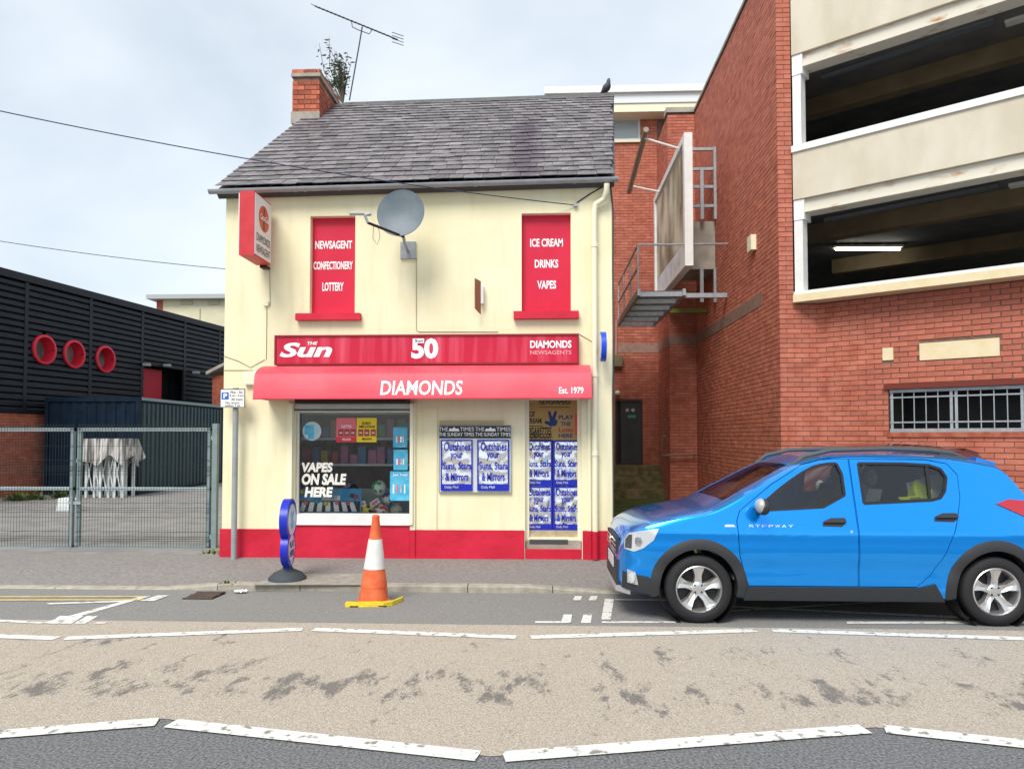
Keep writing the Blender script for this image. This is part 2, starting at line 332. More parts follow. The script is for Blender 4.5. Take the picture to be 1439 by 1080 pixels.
for x in (788, 816): lbquad(((x, 876), (x + 14, 876), (x + 16, 864), (x + 4, 864)))
lbquad(((845, 871), (858, 871), (863, 842), (850, 842))); lbquad(((752, 876), (752, 873.5), (788, 873.5), (788, 876)))
lbquad(((846, 876), (846, 873.5), (950, 873.5), (950, 876))); lbquad(((1190, 877), (1190, 874), (1600, 873.5), (1600, 877)))
lbquad(((864, 844), (864, 842), (960, 843), (960, 845))); lbquad(((980, 861), (980, 863), (1380, 838), (1380, 836.5))); lbquad(((1030, 852), (1030, 854), (1400, 872), (1400, 869)))
# kerb: stones that drop to the road at both ends of the shop
def ktop(x):
    if x < -4.2: return -.025
    if x < -3.45: return -.025 + .06 * (x + 4.2) / .75
    if x < -.15: return .035
    if x < .75: return .035 - .06 * (x + .15) / .9
    return -.025
kerb = struct(MB().box(-40, 40, 8.02, 8.1, -.13, -.06), 'kerb', kerbm); OFF[kerb.name] = Vector()
x = -11.8
while x < 9:
    a, b = x + .004, x + .91
    for p, q in ((a, b),):
        pts = sorted({p, q, *[c for c in (-4.2, -3.45, -.15, .75) if p < c < q]}); mb = MB()
        for i in range(len(pts) - 1):
            s, e = pts[i], pts[i + 1]; zs, ze = ktop(s), ktop(e); n = len(mb.v)
            mb.v += [Vector(c) for c in ((s, 8.0, -.13), (e, 8.0, -.13), (e, 8.005, ze - .015), (s, 8.005, zs - .015), (s, 8.02, zs), (e, 8.02, ze), (e, 8.125, ze + .002), (s, 8.125, zs + .002))]
            mb.f += [(n, n + 1, n + 2, n + 3), (n + 3, n + 2, n + 5, n + 4), (n + 4, n + 5, n + 6, n + 7), (n, n + 3, n + 4, n + 7), (n + 1, n + 6, n + 5, n + 2)]
        mb.build('kerb_stone', kerbm, kerb)
    x += .915
YH = 9.5
pv = MB(); xs = [-40, -12, -8, -4.2, -3.45, -2.5, -1, -.15, .75, 2, 6, 40]
for i in range(len(xs) - 1):
    a, b = xs[i], xs[i + 1]
    pv.quad((a, 8.125, ktop(a)), (b, 8.125, ktop(b)), (b, 8.75, .045), (a, 8.75, .045)); pv.quad((a, 8.75, .045), (b, 8.75, .045), (b, 9.62, .085), (a, 9.62, .085))
pavement = struct(pv, 'pavement', pavem); OFF[pavement.name] = Vector()
pz = lambda y: .045 + (y - 8.75) / .87 * .04 if y > 8.75 else ktop(-2) + (y - 8.125) / .625 * (.045 - ktop(-2))
MB().poly([(p.x, p.y, pz(p.y) + .005) for p in (PZ(352, 821.5, .037), PZ(515, 821.5, .037), PZ(515, 806, .045), PZ(400, 806, .045))]).build('concrete_patch', mat('worn_concrete', (.26, .24, .2), (.36, .33, .28), 12, .9, .3, 60), pavement)
struct(MB().quad((-60, 9.62, .083), (-4.05, 9.62, .083), (-4.05, 70, .0), (-60, 70, .0)), 'yard', yardm)
struct(MB().quad((-4.05, 9.62, .083), (40, 9.62, .083), (40, 45, .16), (-4.05, 45, .16)), 'alley_ground', moss)
# drain grate
g0, g1, g2, g3 = LB(256, 842), LB(306, 842), LB(320, 834), LB(276, 834); gz = LBZ(g0.y) + .006
gr = thing('drain_grate', ((g0.x + g2.x) / 2, (g0.y + g2.y) / 2, gz - .004), 'rusty iron drain grate in the gutter beside the kerb', 'drain')
iron = mat('rusty_iron', (.07, .05, .04), (.11, .075, .06), 20, .8)
MB().box(g0.x, g2.x - .02, g0.y, g2.y, gz - .005, gz, ).build('frame', black, gr)
for i in range(9):
    xx = g0.x + .02 + (g2.x - g0.x - .08) * i / 8; MB().box(xx, xx + .025, g0.y + .01, g2.y - .01, gz + .001, gz + .012).build('bar', iron, gr)
for yy in (g0.y, (g0.y + g2.y) / 2, g2.y - .02): MB().box(g0.x, g2.x - .02, yy, yy + .02, gz + .0012, gz + .011).build('cross_bar', iron, gr)
def leafmat(nm, a, b): return mat(nm, a, b, 20, .7)
leafg = leafmat('weed_green', (.06, .11, .015), (.14, .17, .03))
def weed(c, n, s, label):
    mb = MB(); c = Vector(c)
    for i in range(n):
        a = random.uniform(0, 6.28); t = Vector((math.cos(a), math.sin(a), random.uniform(.4, 1.6))).normalized(); l = s * random.uniform(.4, 1); w = Vector((-math.sin(a), math.cos(a), 0)) * l * .14
        b = c + Vector((random.gauss(0, s * .3), random.gauss(0, s * .12), 0)); mb.quad(b - w * .4, b + w * .4, b + t * l * .6 + w, b + t * l * .6 - w); mb.poly((b + t * l * .6 - w, b + t * l * .6 + w, b + t * l * 1.1 - UP * l * .1))
    return tag(mb.build('weed', leafg), label, 'weed')
# litter
lt = LB(338, 833); tag(MB().grid(lambda a, b: (lt.x + a * .13 - .06, lt.y + b * .09 - .05, LBZ(lt.y) + .012 + .03 * noise.noise((a * 4, b * 4, 2)) + .015), 6, 5).build('litter', lettering), 'crumpled white paper litter in the gutter by the drain', 'litter')

# ================================================================== THE SHOP
FX0, FX1 = PY(315, 500, YH).x, PY(860.5, 500, YH).x
ZE = PY(590, 258, YH).z; ZB = .0
RY = 13.75; RZ = PY(600, 139, RY).z - .13; RB = 2 * RY - YH
XM = (FX0 + FX1) / 2; SHR = .016; SKW = .098
zs = lambda x: SHR * (x - XM)
def XR(y): return FX1 + SKW * max(0, min(y, RY + 2) - YH)
def shear(mb):
    for p in mb.v: p.z += zs(p.x)
    return mb
house = thing('shop_building', ((FX0 + FX1) / 2, YH, .085), 'two-storey cream rendered shop with red base and slate roof', 'building')
X_ = Vector((1, 0, 0)); FN = Vector((0, -1, 0)); FO = Vector((0, YH, 0))
def rect(u0, u1, v0, v1, Y=YH): a = PY(u0, v1, Y); b = PY(u1, v0, Y); return (a.x, b.x, a.z, b.z)
hWL, hWR = rect(435, 499.5, 303, 441), rect(733, 802, 299, 439)
hSW = rect(414, 577, 566, 737); hDR = rect(738, 817, 556, 776)
hSW = (hSW[0], hSW[1], hSW[2], hSW[3]); hDR = (hDR[0], hDR[1], ZB, hDR[3])
mb = MB(); holes_wall(mb, FO, X_, FN, FX0, FX1, ZB, ZE - .1, [hWL, hWR, hSW, hDR], .16)
mb.quad((FX0, YH, ZE - .1), (FX1, YH, ZE - .1), (FX1, YH, ZE + zs(FX1)), (FX0, YH, ZE + zs(FX0)))
for X1, X2, X3 in ((FX0, FX0, FX0), (FX1, XR(RY), XR(RB))): mb.quad((X1, YH, ZB), (X3, RB, ZB), (X3, RB, ZE + zs(X1)), (X1, YH, ZE + zs(X1))); mb.poly(((X1, YH, ZE + zs(X1)), (X3, RB, ZE + zs(X1)), (X2, RY, RZ - .04 + zs(X1))))
mb.quad((FX0, RB, ZB), (XR(RB), RB, ZB), (XR(RB), RB, ZE), (FX0, RB, ZE))
mb.build('wall', cream, house)
# plinth, in lengths between the openings
zt = PY(600, 744, YH).z
def plinth(a, b, z1, d=.02): MB().box(a, b, YH - d, YH - .002, ZB, z1).build('plinth', red, house)
plinth(FX0 - .02, hSW[0] - .02, zt); plinth(hSW[0] - .02, hSW[1] + .0, PY(500, 737, YH).z - .002, .024); plinth(hSW[1], hDR[0] - .01, zt); plinth(hDR[1] + .01, FX1 + .01, zt)
for u0, u1, v0 in ((577, 584, 566), (403.5, 413, 566), (826, 830, 560)):
    a = PY(u0, 700, YH).x; b = PY(u1, 700, YH).x; MB().box(a, b, YH - .035, YH - .001, zt, PY(u0, v0, YH).z).build('pilaster', creamtrim, house); MB().box(a, b, YH - .04, YH - .001, ZB, zt - .001).build('pilaster_base', red, house)
MB().box(PY(595, 700, YH).x, PY(614, 700, YH).x, YH - .018, YH - .001, zt, PY(600, 573, YH).z).build('blocked_panel', cream, house)
# blocked first-floor windows
for h, su, words in ((hWL, (418, 508, 441, 451), (('NEWSAGENT', 443, 495, 338, 350), ('CONFECTIONERY', 440.5, 496, 367, 379), ('LOTTERY', 453, 483, 396.5, 409))), (hWR, (722, 813, 438, 449), (('ICE CREAM', 745, 791, 335, 347), ('DRINKS', 751.5, 784.5, 364.5, 376.5), ('VAPES', 755, 781.5, 394, 406)))):
    w = MB().box(h[0], h[1], YH + .10, YH + .14, h[2], h[3]).build('window_board', redboard, house)
    for s, *b in words: ftext(s, *b, YH + .10, lettering, w, bold=.03)
    r = rect(*su); MB().box(r[0], r[1], YH - .09, YH + .12, r[2], r[3]).build('window_sill', red, house)
# roof: boarding, slates, ridge
sl_ = (RZ - ZE) / (RY - YH); EY = YH - .13; EZ = ZE - .13 * sl_ + .06; SD = Vector((0, RY - EY, RZ + .06 - EZ)); SLEN = SD.length; SD.normalize(); SN = Vector((0, -SD.z, SD.y))
VX0, VX1 = FX0 - .09, FX1 + .03
pr = [(EY, EZ - .03), (RY, RZ + .03), (RB + .13, EZ - .03), (RB, EZ - .12), (RY, RZ - .06), (YH - .02, EZ - .10)]
roof = MB(); roof.v = [Vector((VX0, *p)) for p in pr] + [Vector((XR(p[0]) + .03, *p)) for p in pr]
roof.f = [tuple(range(6))[::-1], tuple(range(6, 12))] + [(i, (i + 1) % 6, 6 + (i + 1) % 6, 6 + i) for i in range(6)]; shear(roof)
roof = roof.build('roof', darkgrey, house)
rows = 24; ex = SLEN / rows; smesh = {}; cnt = 0; rest = MB()
for k in range(rows):
    xx = VX0 - random.uniform(0, .14); xx = VX0 if k % 2 == 0 else VX0 - .13
    VX1 = XR(EY + SD.y * k * ex) + .03
    while xx < VX1 - .02:
        w = random.choice((.19, .21, .23, .25, .28)); a, b = max(xx, VX0), min(xx + w, VX1); xx += w
        if b - a < .05: continue
        key = round(b - a - .005, 3); tilt = random.gauss(0, .006) if random.random() < .25 else 0; sk = random.gauss(0, .008); lift = random.uniform(0, .005)
        O = Vector((a, EY, EZ)) + SD * (k * ex + sk) + SN * (.012 + lift) + UP * zs(a)
        if cnt < 300:
            if key not in smesh:
                t = MB().box(0, key, 0, ex * 1.55, 0, .008); me = bpy.data.meshes.new('slate')
                me.from_pydata([Vector((p.x, p.y * 1, p.z + (.022 if p.y < .01 else 0))) for p in t.v], [], t.f); me.materials.append(slate); smesh[key] = me
            o_ = link_piece('slate', smesh[key], roof, O, (math.atan2(SD.z, SD.y), tilt - SHR, tilt)); cnt += 1
        else:
            n = len(rest.v)
            for p in MB().box(0, key, 0, ex * 1.55, 0, .008).v: rest.v.append(O + X_ * p.x + SD * p.y + SN * (p.z + (.022 if p.y < .01 else 0)))
            rest.f += [tuple(n + i for i in f) for f in ((0, 2, 3, 1), (4, 5, 7, 6), (0, 1, 5, 4), (2, 6, 7, 3), (0, 4, 6, 2), (1, 3, 7, 5))]
o_ = rest.build('upper_slates', slate, roof); o_['kind'] = 'stuff'
VX1 = XR(RY) + .03
ridg = mat('ridge_tile', (.085, .09, .09), (.13, .13, .125), 6, .8, .3)
xx = VX0 + .5
while xx < VX1:
    e = min(xx + .45, VX1); shear(MB().prism([(xx, RY - .15, RZ + .0), (xx, RY - .05, RZ + .105), (xx, RY + .05, RZ + .105), (xx, RY + .15, RZ + .0)], (e - xx - .006, 0, 0))).build('ridge_tile', ridg, roof); xx = e
# gutter and downpipe
VX1 = FX1 + .03
gm = mat('grey_gutter', (.27, .29, .30), (.33, .35, .36), 5, .5)
gy, gz_ = EY - .045, EZ - .035
gp = [(gy + .05 * math.cos(t), gz_ + .05 * math.sin(t)) for t in [math.pi + math.pi * i / 10 for i in range(11)]]; gp += [(y_ * .88 + gy * .12, z_ * .88 + gz_ * .12) for y_, z_ in gp[::-1]]
gut = shear(MB().prism([(VX0 - .06, a, b) for a, b in gp], (VX1 - VX0 + .1, 0, 0))).build('gutter', gm, house)
for u in (420, 433, 480, 668, 805): xx = PY(u, 258, YH).x; shear(MB().prism([(xx, gy + (a - gy) * 1.12, gz_ + (b - gz_) * 1.12) for a, b in gp], (.035, 0, 0))).build('bracket', gm, gut)
d0, d1 = PY(851, 262, YH), PY(834.5, 300, YH); dp = [(d0.x, gy, gz_ - .03), (d0.x, gy + .01, gz_ - .12), (d0.x - .03, YH - .09, gz_ - .2), (d1.x + .02, YH - .07, d1.z + .1), (d1.x, YH - .065, d1.z), (d1.x, YH - .065, .09)]
dpipe = MB().tube(dp, .037, 12).build('downpipe', creamtrim, house, True)
for v in (349, 530, 640): z = PY(834, v, YH).z; MB().lathe([(.045, 0), (.045, .05)], 12, Matrix.Translation((d1.x, YH - .065, z))).build('pipe_collar', creamtrim, dpipe)
zb_ = zt; MB().lathe([(.0395, .092), (.0395, zb_)], 12, Matrix.Translation((d1.x, YH - .065, 0))).build('pipe_foot', red, dpipe)
# chimney
c0, c1 = PY(410.5, 165, 12.75), PY(449, 97, 12.75); CYb = 14.3
ch = thing('x', (0, 0, 0), '', ''); bpy.data.objects.remove(ch)
chim = MB().box(c0.x + .012, c1.x - .012, 12.762, CYb - .012, 6.4, c1.z - .03).build('chimney', mortar, house)
brickwork(chim, (c0.x, 12.75, 0), (1, 0, 0), (0, -1, 0), c1.x - c0.x, c1.z - 7.1 - .12, z0=7.1, indiv=lambda p, z: True, m=brickold, ch=.085)
brickwork(chim, (c1.x, 12.75, 0), (0, 1, 0), (1, 0, 0), CYb - 12.75, c1.z - 7.1 - .12, z0=7.1, indiv=lambda p, z: True, m=brickold, ch=.085)
MB().box(c0.x - .02, c1.x + .02, 12.73, CYb + .02, c1.z - .135, c1.z - .075).build('chimney_band', rawconc, chim)
brickwork(chim, (c0.x - .01, 12.74, 0), (1, 0, 0), (0, -1, 0), c1.x - c0.x + .02, .08, z0=c1.z - .075, indiv=lambda p, z: True, m=brickold, ch=.08)
brickwork(chim, (c1.x + .01, 12.74, 0), (0, 1, 0), (1, 0, 0), CYb - 12.74, .08, z0=c1.z - .075, indiv=lambda p, z: True, m=brickold, ch=.08)
MB().box(c0.x, c1.x, 12.76, CYb, c1.z - .03, c1.z + .01).build('mortar_cap', rawconc, chim)
MB().box(c0.x - .015, c1.x + .015, 12.72, 12.748, c0.z - .12, c0.z + .09).build('flashing', rawconc, chim)
# shop window: frame, sill, pane, display inside
YW = YH + .1
def frame_bars(par, r, Y, t, d, m, name='frame'):
    mb = MB(); mb.box(r[0], r[1], Y, Y + d, r[3] - t, r[3]); mb.box(r[0], r[1], Y, Y + d, r[2], r[2] + t); mb.box(r[0], r[0] + t, Y, Y + d, r[2] + t, r[3] - t); mb.box(r[1] - t, r[1], Y, Y + d, r[2] + t, r[3] - t)
    return mb.build(name, m, par)
win = frame_bars(house, rect(414, 577, 577, 724), YW - .02, .02, .06, white, 'shop_window')
r = rect(416, 576, 578, 723, YW); MB().box(r[0], r[1], YW + .008, YW + .014, r[2], r[3]).build('pane', shopglass, win)
r = rect(413, 577, 723, 736.5); MB().box(r[0] - .005, r[1], YH - .05, YH + .14, r[2], r[3]).build('window_sill', white, win)
r = rect(414.5, 576.5, 567, 578); sh = MB().box(r[0], r[1], YH - .02, YH + .12, r[2], r[3]).build('shutter_box', mat('aluminium', (.50, .49, .45), (.58, .57, .53), 6, .45, metal=.3), win)
MB().box(r[0], r[1], YH - .03, YH - .018, r[2] + .01, r[2] + .03).build('shutter_rail', darkgrey, sh)
for u in (410, 579): p = PY(u, 700, YH); MB().box(p.x - .02, p.x + .02, YH - .07, YH - .036, PY(u, 736, YH).z, PY(u, 567, YH).z).build('shutter_guide', creamtrim, win)
# the dim room behind the pane
GOODS = [mat('goods_%s' % n, c, rough=.5) for n, c in (('red', (.5, .03, .04)), ('yellow', (.6, .42, .05)), ('blue', (.05, .2, .45)), ('white', (.6, .58, .55)), ('green', (.08, .35, .12)), ('pink', (.5, .15, .3)), ('orange', (.55, .3, .1)))]
ra = rect(414, 577, 566, 737); inn = mat('shop_interior', (.20, .13, .09), (.32, .24, .17), 3, .8)
rm = MB(); x0, x1, z0, z1 = ra; yb = YH + 2.2
x0 -= .3; x1 += .3; z0 -= .1; z1 += .1
rm.quad((x0, yb, z0), (x1, yb, z0), (x1, yb, z1), (x0, yb, z1)); rm.quad((x0, YH + .17, z0), (x0, yb, z0), (x0, yb, z1), (x0, YH + .17, z1)); rm.quad((x1, YH + .17, z0), (x1, yb, z0), (x1, yb, z1), (x1, YH + .17, z1))
rm.quad((x0, YH + .17, z1), (x1, YH + .17, z1), (x1, yb, z1), (x0, yb, z1)); rm.quad((x0, YH + .17, z0), (x1, YH + .17, z0), (x1, yb, z0), (x0, yb, z0)); rm.build('interior', inn, win)
sf = rect(414, 577, 690, 722, YH + .3); MB().box(x0 + .01, x1 - .01, YH + .18, YH + .75, ra[2] + .02, ra[2] + .06).build('display_shelf', white, win)
MB().box(x0 + .02, x1 - .02, YH + .76, YH + .80, ra[2] + .06, PY(480, 686, YH + .76).z).build('display_back_board', mat('grey_board', (.30, .36, .36), rough=.6), win)
for k_, (yy, za) in enumerate(((YH + 1.0, 1.25), (YH + 1.0, 1.62), (YH + 1.0, 1.98))):
    MB().box(x0 + .02, x1 - .02, yy - .03, yy + .3, za - .03, za).build('shelf', white, win)
    for i in range(15):
        xx = x0 + .06 + i * .135 + random.uniform(0, .03); MB().box(xx, xx + random.uniform(.07, .12), yy, yy + .2, za + .001, za + random.uniform(.12, .27)).build('stock', GOODS[random.randrange(7)], win)
for i in range(16):
    xx = x0 + .1 + i * .12; MB().box(xx, xx + .09, YH + 1.6, YH + 1.9, 1.3 + .1 * (i % 3), 1.55 + .1 * (i % 3)).build('stock', mat('stock%d' % (i % 5), ((.25, .02, .02), (.3, .2, .03), (.04, .1, .2), (.3, .28, .25), (.05, .15, .06))[i % 5], rough=.5), win)
YG = YW + .004
def decal(par, u0, u1, v0, v1, m, name='poster', Y=YG, t=.002):
    r = rect(u0, u1, v0, v1, Y); return MB().box(r[0], r[1], Y - t, Y, r[2], r[3]).build(name, m, par)
cyan = mat('cyan_print', (.03, .36, .62), (.12, .50, .72), 9, .4); yel = mat('yellow_print', (.85, .62, .02), rough=.4); redp = mat('red_print', (.68, .03, .05), rough=.4); pink = mat('pink_print', (.75, .16, .20), rough=.4)
p = PY(438.5, 605.5, YG); st = MB().lathe([(.125, 0), (.125, .002)], 32, Matrix.Translation((p.x, YG, p.z)) @ Matrix.Rotation(R(90), 4, 'X')).build('round_sticker', mat('pale_sticker', (.55, .68, .70), (.4, .6, .68), 8, .4), win)
decal(st, 428, 441, 597, 610, cyan, 'sticker_print', YG - .004); decal(st, 433, 441, 610, 617, cyan, 'sticker_print', YG - .004)
lo = decal(win, 472.5, 500.5, 587, 621, pink, 'lottery_poster'); decal(lo, 472.5, 500.5, 614, 621, redp, 'print', YG - .003); ftext('LOTTO', 480, 494, 597, 601, YG - .003, lettering, lo, bold=.03); ftext('MILLION', 481, 493, 615.5, 618.5, YG - .004, lettering, lo)
eu = decal(win, 501, 529.5, 587, 621, yel, 'lottery_poster'); ftext('EURO', 509, 521, 592.5, 596.5, YG - .003, black, eu); ftext('MILLIONS', 505, 527, 597.5, 601, YG - .003, black, eu); ftext('MILLION', 509, 522, 615, 618, YG - .004, black, eu)
dg = mat('jackpot_digit', (.32, .03, .03), rough=.4)
for i, u in enumerate((475.5, 484, 492.5, 503.5, 512, 521)):
    q = decal(lo if i < 3 else eu, u, u + 7, 603, 612.5, dg, 'digit_card', YG - .003); ftext('00', u + 1.2, u + 5.8, 605, 611, YG - .0055, pink, q)
    decal(q, u + 1.5, u + 5.5, 607.3, 608.3, lettering, 'digit_bar', YG - .009)
for (u0, u1, v0, v1), ws in (((552.5, 572.5, 600, 628.5), ()), ((553, 573, 631.5, 660), ()), ((548, 577, 662, 703), (('Just Twist', 552, 573, 665, 669.5),))):
    q = decal(win, u0, u1, v0, v1, cyan)
    for s, *b in ws: ftext(s, *b, YG - .003, lettering, q)
    for i in range(4): decal(q, u0 + 4 + i * (u1 - u0 - 8) / 4, u0 + 6 + i * (u1 - u0 - 8) / 4, v0 + (v1 - v0) * .45, v0 + (v1 - v0) * .75, (lettering, pink, foil, white)[i], 'print', YG - .004)
for s, b in (('VAPES', (424, 468, 649.5, 663)), ('ON SALE', (424, 487, 665, 681)), ('HERE', (428, 468, 684, 698))): ftext(s, *b, YG - .004, mat('chalk_white', (.75, .72, .64), (.85, .83, .78), 30, .7), win, name='painted_lettering', bold=.05, shear=.15)
YD = YH + .24
zb = decal(win, 416, 508, 686, 722, mat('blue_card', (.05, .35, .62), rough=.5), 'street_display', YD, .01)
decal(zb, 417, 506, 704, 719, black, 'crossing', YD - .012)
for i in range(7):
    a = 420 + i * 12.4; MB().prism([PY(a + (460 - a) * .12, 705, YD - .016), PY(a + 6.5 + (460 - a) * .12, 705, YD - .016), PY(a + 7, 718.5, YD - .016), PY(a, 718.5, YD - .016)], (0, .003, 0)).build('stripe', lettering, zb)
decal(zb, 453, 478, 696, 702, lettering, 'street_plate', YD - .016); ftext('STREET', 456, 474, 697, 701, YD - .019, black, zb)
for i, (u, v, m_) in enumerate(((424, 691, yel), (430, 706, pink), (440, 693, redp), (458, 707, yel), (474, 706, pink), (489, 706, pink), (494, 696, darkgrey), (500, 698, redp), (446, 704, cyan))): p = PY(u, v, YD - .02); MB().ball(p, .032, 8).build('sweet', m_, zb, True)
def ball(u, v, r, c, spots, Y, label):
    p = PY(u, v, Y); rr = r * Y / FPX; m = mat('ball_' + label[:9].replace(' ', '_'), c, rough=.35); b = MB().ball((0, 0, 0), rr, 16); e = thing('football', p - UP * rr, label, 'ball', 'footballs in the shop window'); OFF[e.name] = p - UP * rr
    b.v = [q + p for q in b.v]; b.build('ball_skin', m, e, True)
    for i in range(9):
        d = Vector((random.uniform(-1, 1), random.uniform(-1, -.1), random.uniform(-1, 1))).normalized()
        MB().lathe([(rr * .30, rr * .965), (rr * .26, rr * .99), (.001, rr * 1.015)], 8, Matrix.Translation(p) @ d.to_track_quat('Z', 'Y').to_matrix().to_4x4(), cap=False).build('panel', spots, e)
grn = mat('green_print', (.03, .42, .08), rough=.4); blp = mat('deep_blue_print', (.02, .05, .4), rough=.4)
ball(533, 685, 10.5, (.75, .8, .75), grn, YH + .33, 'white football with green panels, topmost in shop window')
ball(545.5, 700, 9.5, (.78, .78, .8), blp, YH + .45, 'white football with dark blue panels in shop window')
ball(517, 716, 9, (.8, .6, .05), black, YH + .30, 'yellow football in the shop window')
ball(536, 717, 9.5, (.8, .74, .74), redp, YH + .30, 'white football with red panels in shop window')
ball(558, 716, 9.5, (.6, .5, .3), cyan, YH + .32, 'tan football with blue panels in shop window corner')
for (u, v, a, lb) in ((507, 708, .2, 'pale card box with pink print lying left of the footballs'), (526.5, 706, .6, 'tilted pale card box between the footballs in window')):
    p = PY(u, v, YH + .24); t = Matrix.Translation(p) @ Matrix.Rotation(-a, 4, 'Y'); e = thing('card_box', p, lb, 'box'); MB().box(-.065, .065, 0, .05, -.035, .035, t).build('box_body', white, e); MB().box(-.045, .045, -.003, -.001, -.022, .018, t).build('box_print', pink, e)
# door
YDr = YH + .12; dr = rect(738, 817, 556, 757, YDr)
door = frame_bars(house, (hDR[0], hDR[1], dr[2] - .02, hDR[3]), YDr - .05, .05, .09, creamtrim, 'door')
gl = (hDR[0] + .05, hDR[1] - .05, dr[2] + .03, hDR[3] - .05); zmid = PY(770, 617, YDr).z
MB().box(gl[0], gl[1], YDr + .008, YDr + .014, zmid, gl[3]).build('pane', shopglass, door)
ub = MB().box(gl[0], gl[1], YDr + .002, YDr + .006, zmid - .01, gl[3]).build('advert_panel', mat('tan_card', (.36, .22, .06), (.44, .28, .09), 4, .6), door)
ink = mat('black_ink', (.02, .018, .015), rough=.6); nav = mat('navy_ink', (.01, .03, .14), rough=.6); Yt = YDr + .002
for s, b, m_ in (('NEWSPAPERS!', (757, 803, 561, 568), ink), ('ICE', (741, 752, 578, 585), ink), ('CREAM,', (740, 762, 587, 596), ink), ('CIGARETTES', (740, 775, 600, 611), ink), ('TOBACCO!', (741, 775, 609, 616), ink), ('PLAY', (785, 806, 583, 589), nav), ('THE', (788, 802, 592.5, 598), nav), ('Lotto', (785.5, 806, 600.5, 607), dg), ('HERE', (785, 805, 609, 614.5), nav)):
    ftext(s, *b, Yt, m_, ub, bold=.03, shear=.2 if m_ is ink else 0, lift=.002)
for u0, u1, v in ((758, 801, 571.5), (740, 763, 598), (740, 777, 613), (741, 775, 617)): decal(ub, u0, u1, v, v + 1, ink, 'underline', Yt - .002, .001)
pts = [(773, 592), (770, 578), (773, 577), (776, 586), (780, 577), (783, 578), (780, 588), (784, 592), (781, 598), (774, 599), (765, 594), (766, 591)]
MB().poly([PY(a, b, Yt - .004) for a, b in pts]).build('hand_symbol', nav, ub)
decal(ub, 808, 812.5, 581, 612, redp, 'red_sticker', Yt - .002)
def foilposter(par, u0, u1, v0, v1, Y, m_border, cut=0):
    r = rect(u0, u1, v0, v1, Y); sd = random.uniform(0, 50)
    def fn(a, b): return (r[0] + (r[1] - r[0]) * a, Y + .004 - .024 * abs(noise.noise((a * 3 + sd, b * 4, 1))) - .008 * noise.noise((a * 7 + sd, b * 9, 3)), r[2] + (r[3] - r[2]) * b)
    q = MB().grid(fn, 16, 22).build('foil_poster', foil, par, True); h = v1 - v0; w = u1 - u0
    bd = MB()
    for a in ((u0, u0 + 2, v0, v1), (u1 - 2, u1, v0, v1), (u0 + 2, u1 - 2, v0, v0 + 2), (u0 + 2, u1 - 2, v1 - h * .13, v1)): e = rect(*a, Y); bd.box(e[0], e[1], Y - .021, Y - .0195, e[2], e[3])
    bd.build('poster_border', m_border, q)
    for s, f0, f1, a, b in (('Outshines', .05, .22, .1, .92), ('your', .26, .41, .30, .68), ('Suns, Stars', .44, .61, .06, .95), ('& Mirrors', .65, .81, .14, .86)):
        ftext(s, u0 + w * a, u0 + w * b, v0 + h * f0, v0 + h * f1, Y - .021, m_border, q, bold=.02)
    ftext('Daily Mail', u0 + w * .12, u0 + w * .55, v1 - h * .095, v1 - h * .03, Y - .0225, foil, q)
    return q
for (u0, u1, v0, v1) in ((739, 776, 618.5, 682), (777.5, 815, 618.5, 682), (739, 776, 683, 744), (777.5, 815, 683, 744)): foilposter(door, u0, u1, v0, v1, YDr + .03, blueink)
MB().box(gl[0] - .01, gl[1] + .01, YDr + .035, YDr + .05, gl[2], zmid - .012).build('door_leaf', nav, door)
r = rect(740, 815, 745, 757, YDr); MB().box(r[0], r[1], YDr - .01, YDr + .05, r[2] - .005, r[3]).build('kick_board', mat('worn_board', (.38, .30, .19), (.5, .42, .28), 12, .7), door)
step = MB().box(hDR[0] + .005, hDR[1] - .005, YH - .005, YH + .3, ZB, PY(770, 772, YH).z).build('door_step', red, house)
MB().box(hDR[0] + .01, hDR[1] - .01, YH + .06, YH + .31, PY(770, 772, YH).z - .001, PY(770, 758, YH + .1).z).build('threshold', rawconc, step)
r = rect(744, 798, 758, 764, YH + .05); MB().box(r[0], r[1], YH + .055, YH + .06, r[2], r[3]).build('letter_slot', darkgrey, step)
MB().quad((hDR[0], YH + .165, 0), (hDR[1], YH + .165, 0), (hDR[1], YH + .165, hDR[3]), (hDR[0], YH + .165, hDR[3])).build('door_backing', black, house)
# cables run over the render
def cable(pts, r=.004, m=None, par=None, name='cable', Y=YH - .008): return MB().tube([PY(a, b, Y) for a, b in pts], r, 5).build(name, m or mat('cable_grey', (.32, .29, .2), rough=.7), par or house)
for pts in (((379, 376), (379.5, 430), (375, 428), (374, 505)), ((585, 362), (585, 463), (588, 466), (700, 466)), ((315, 500), (335, 507), (352, 516), (372, 505)), ((812, 468), (836, 482)), ((315, 520), (356, 520))): cable(pts)
MB().box(*[f for f in (PY(371, 428, YH).x, PY(378, 428, YH).x)], YH - .03, YH - .001, PY(371, 430, YH).z, PY(371, 424, YH).z).build('junction_box', creamtrim, house)
cable(((858, 262), (862, 300), (861, 380), (863, 470), (861, 560), (862, 700), (862, 770)), .012, darkgrey, name='corner_cable', Y=YH - .004)

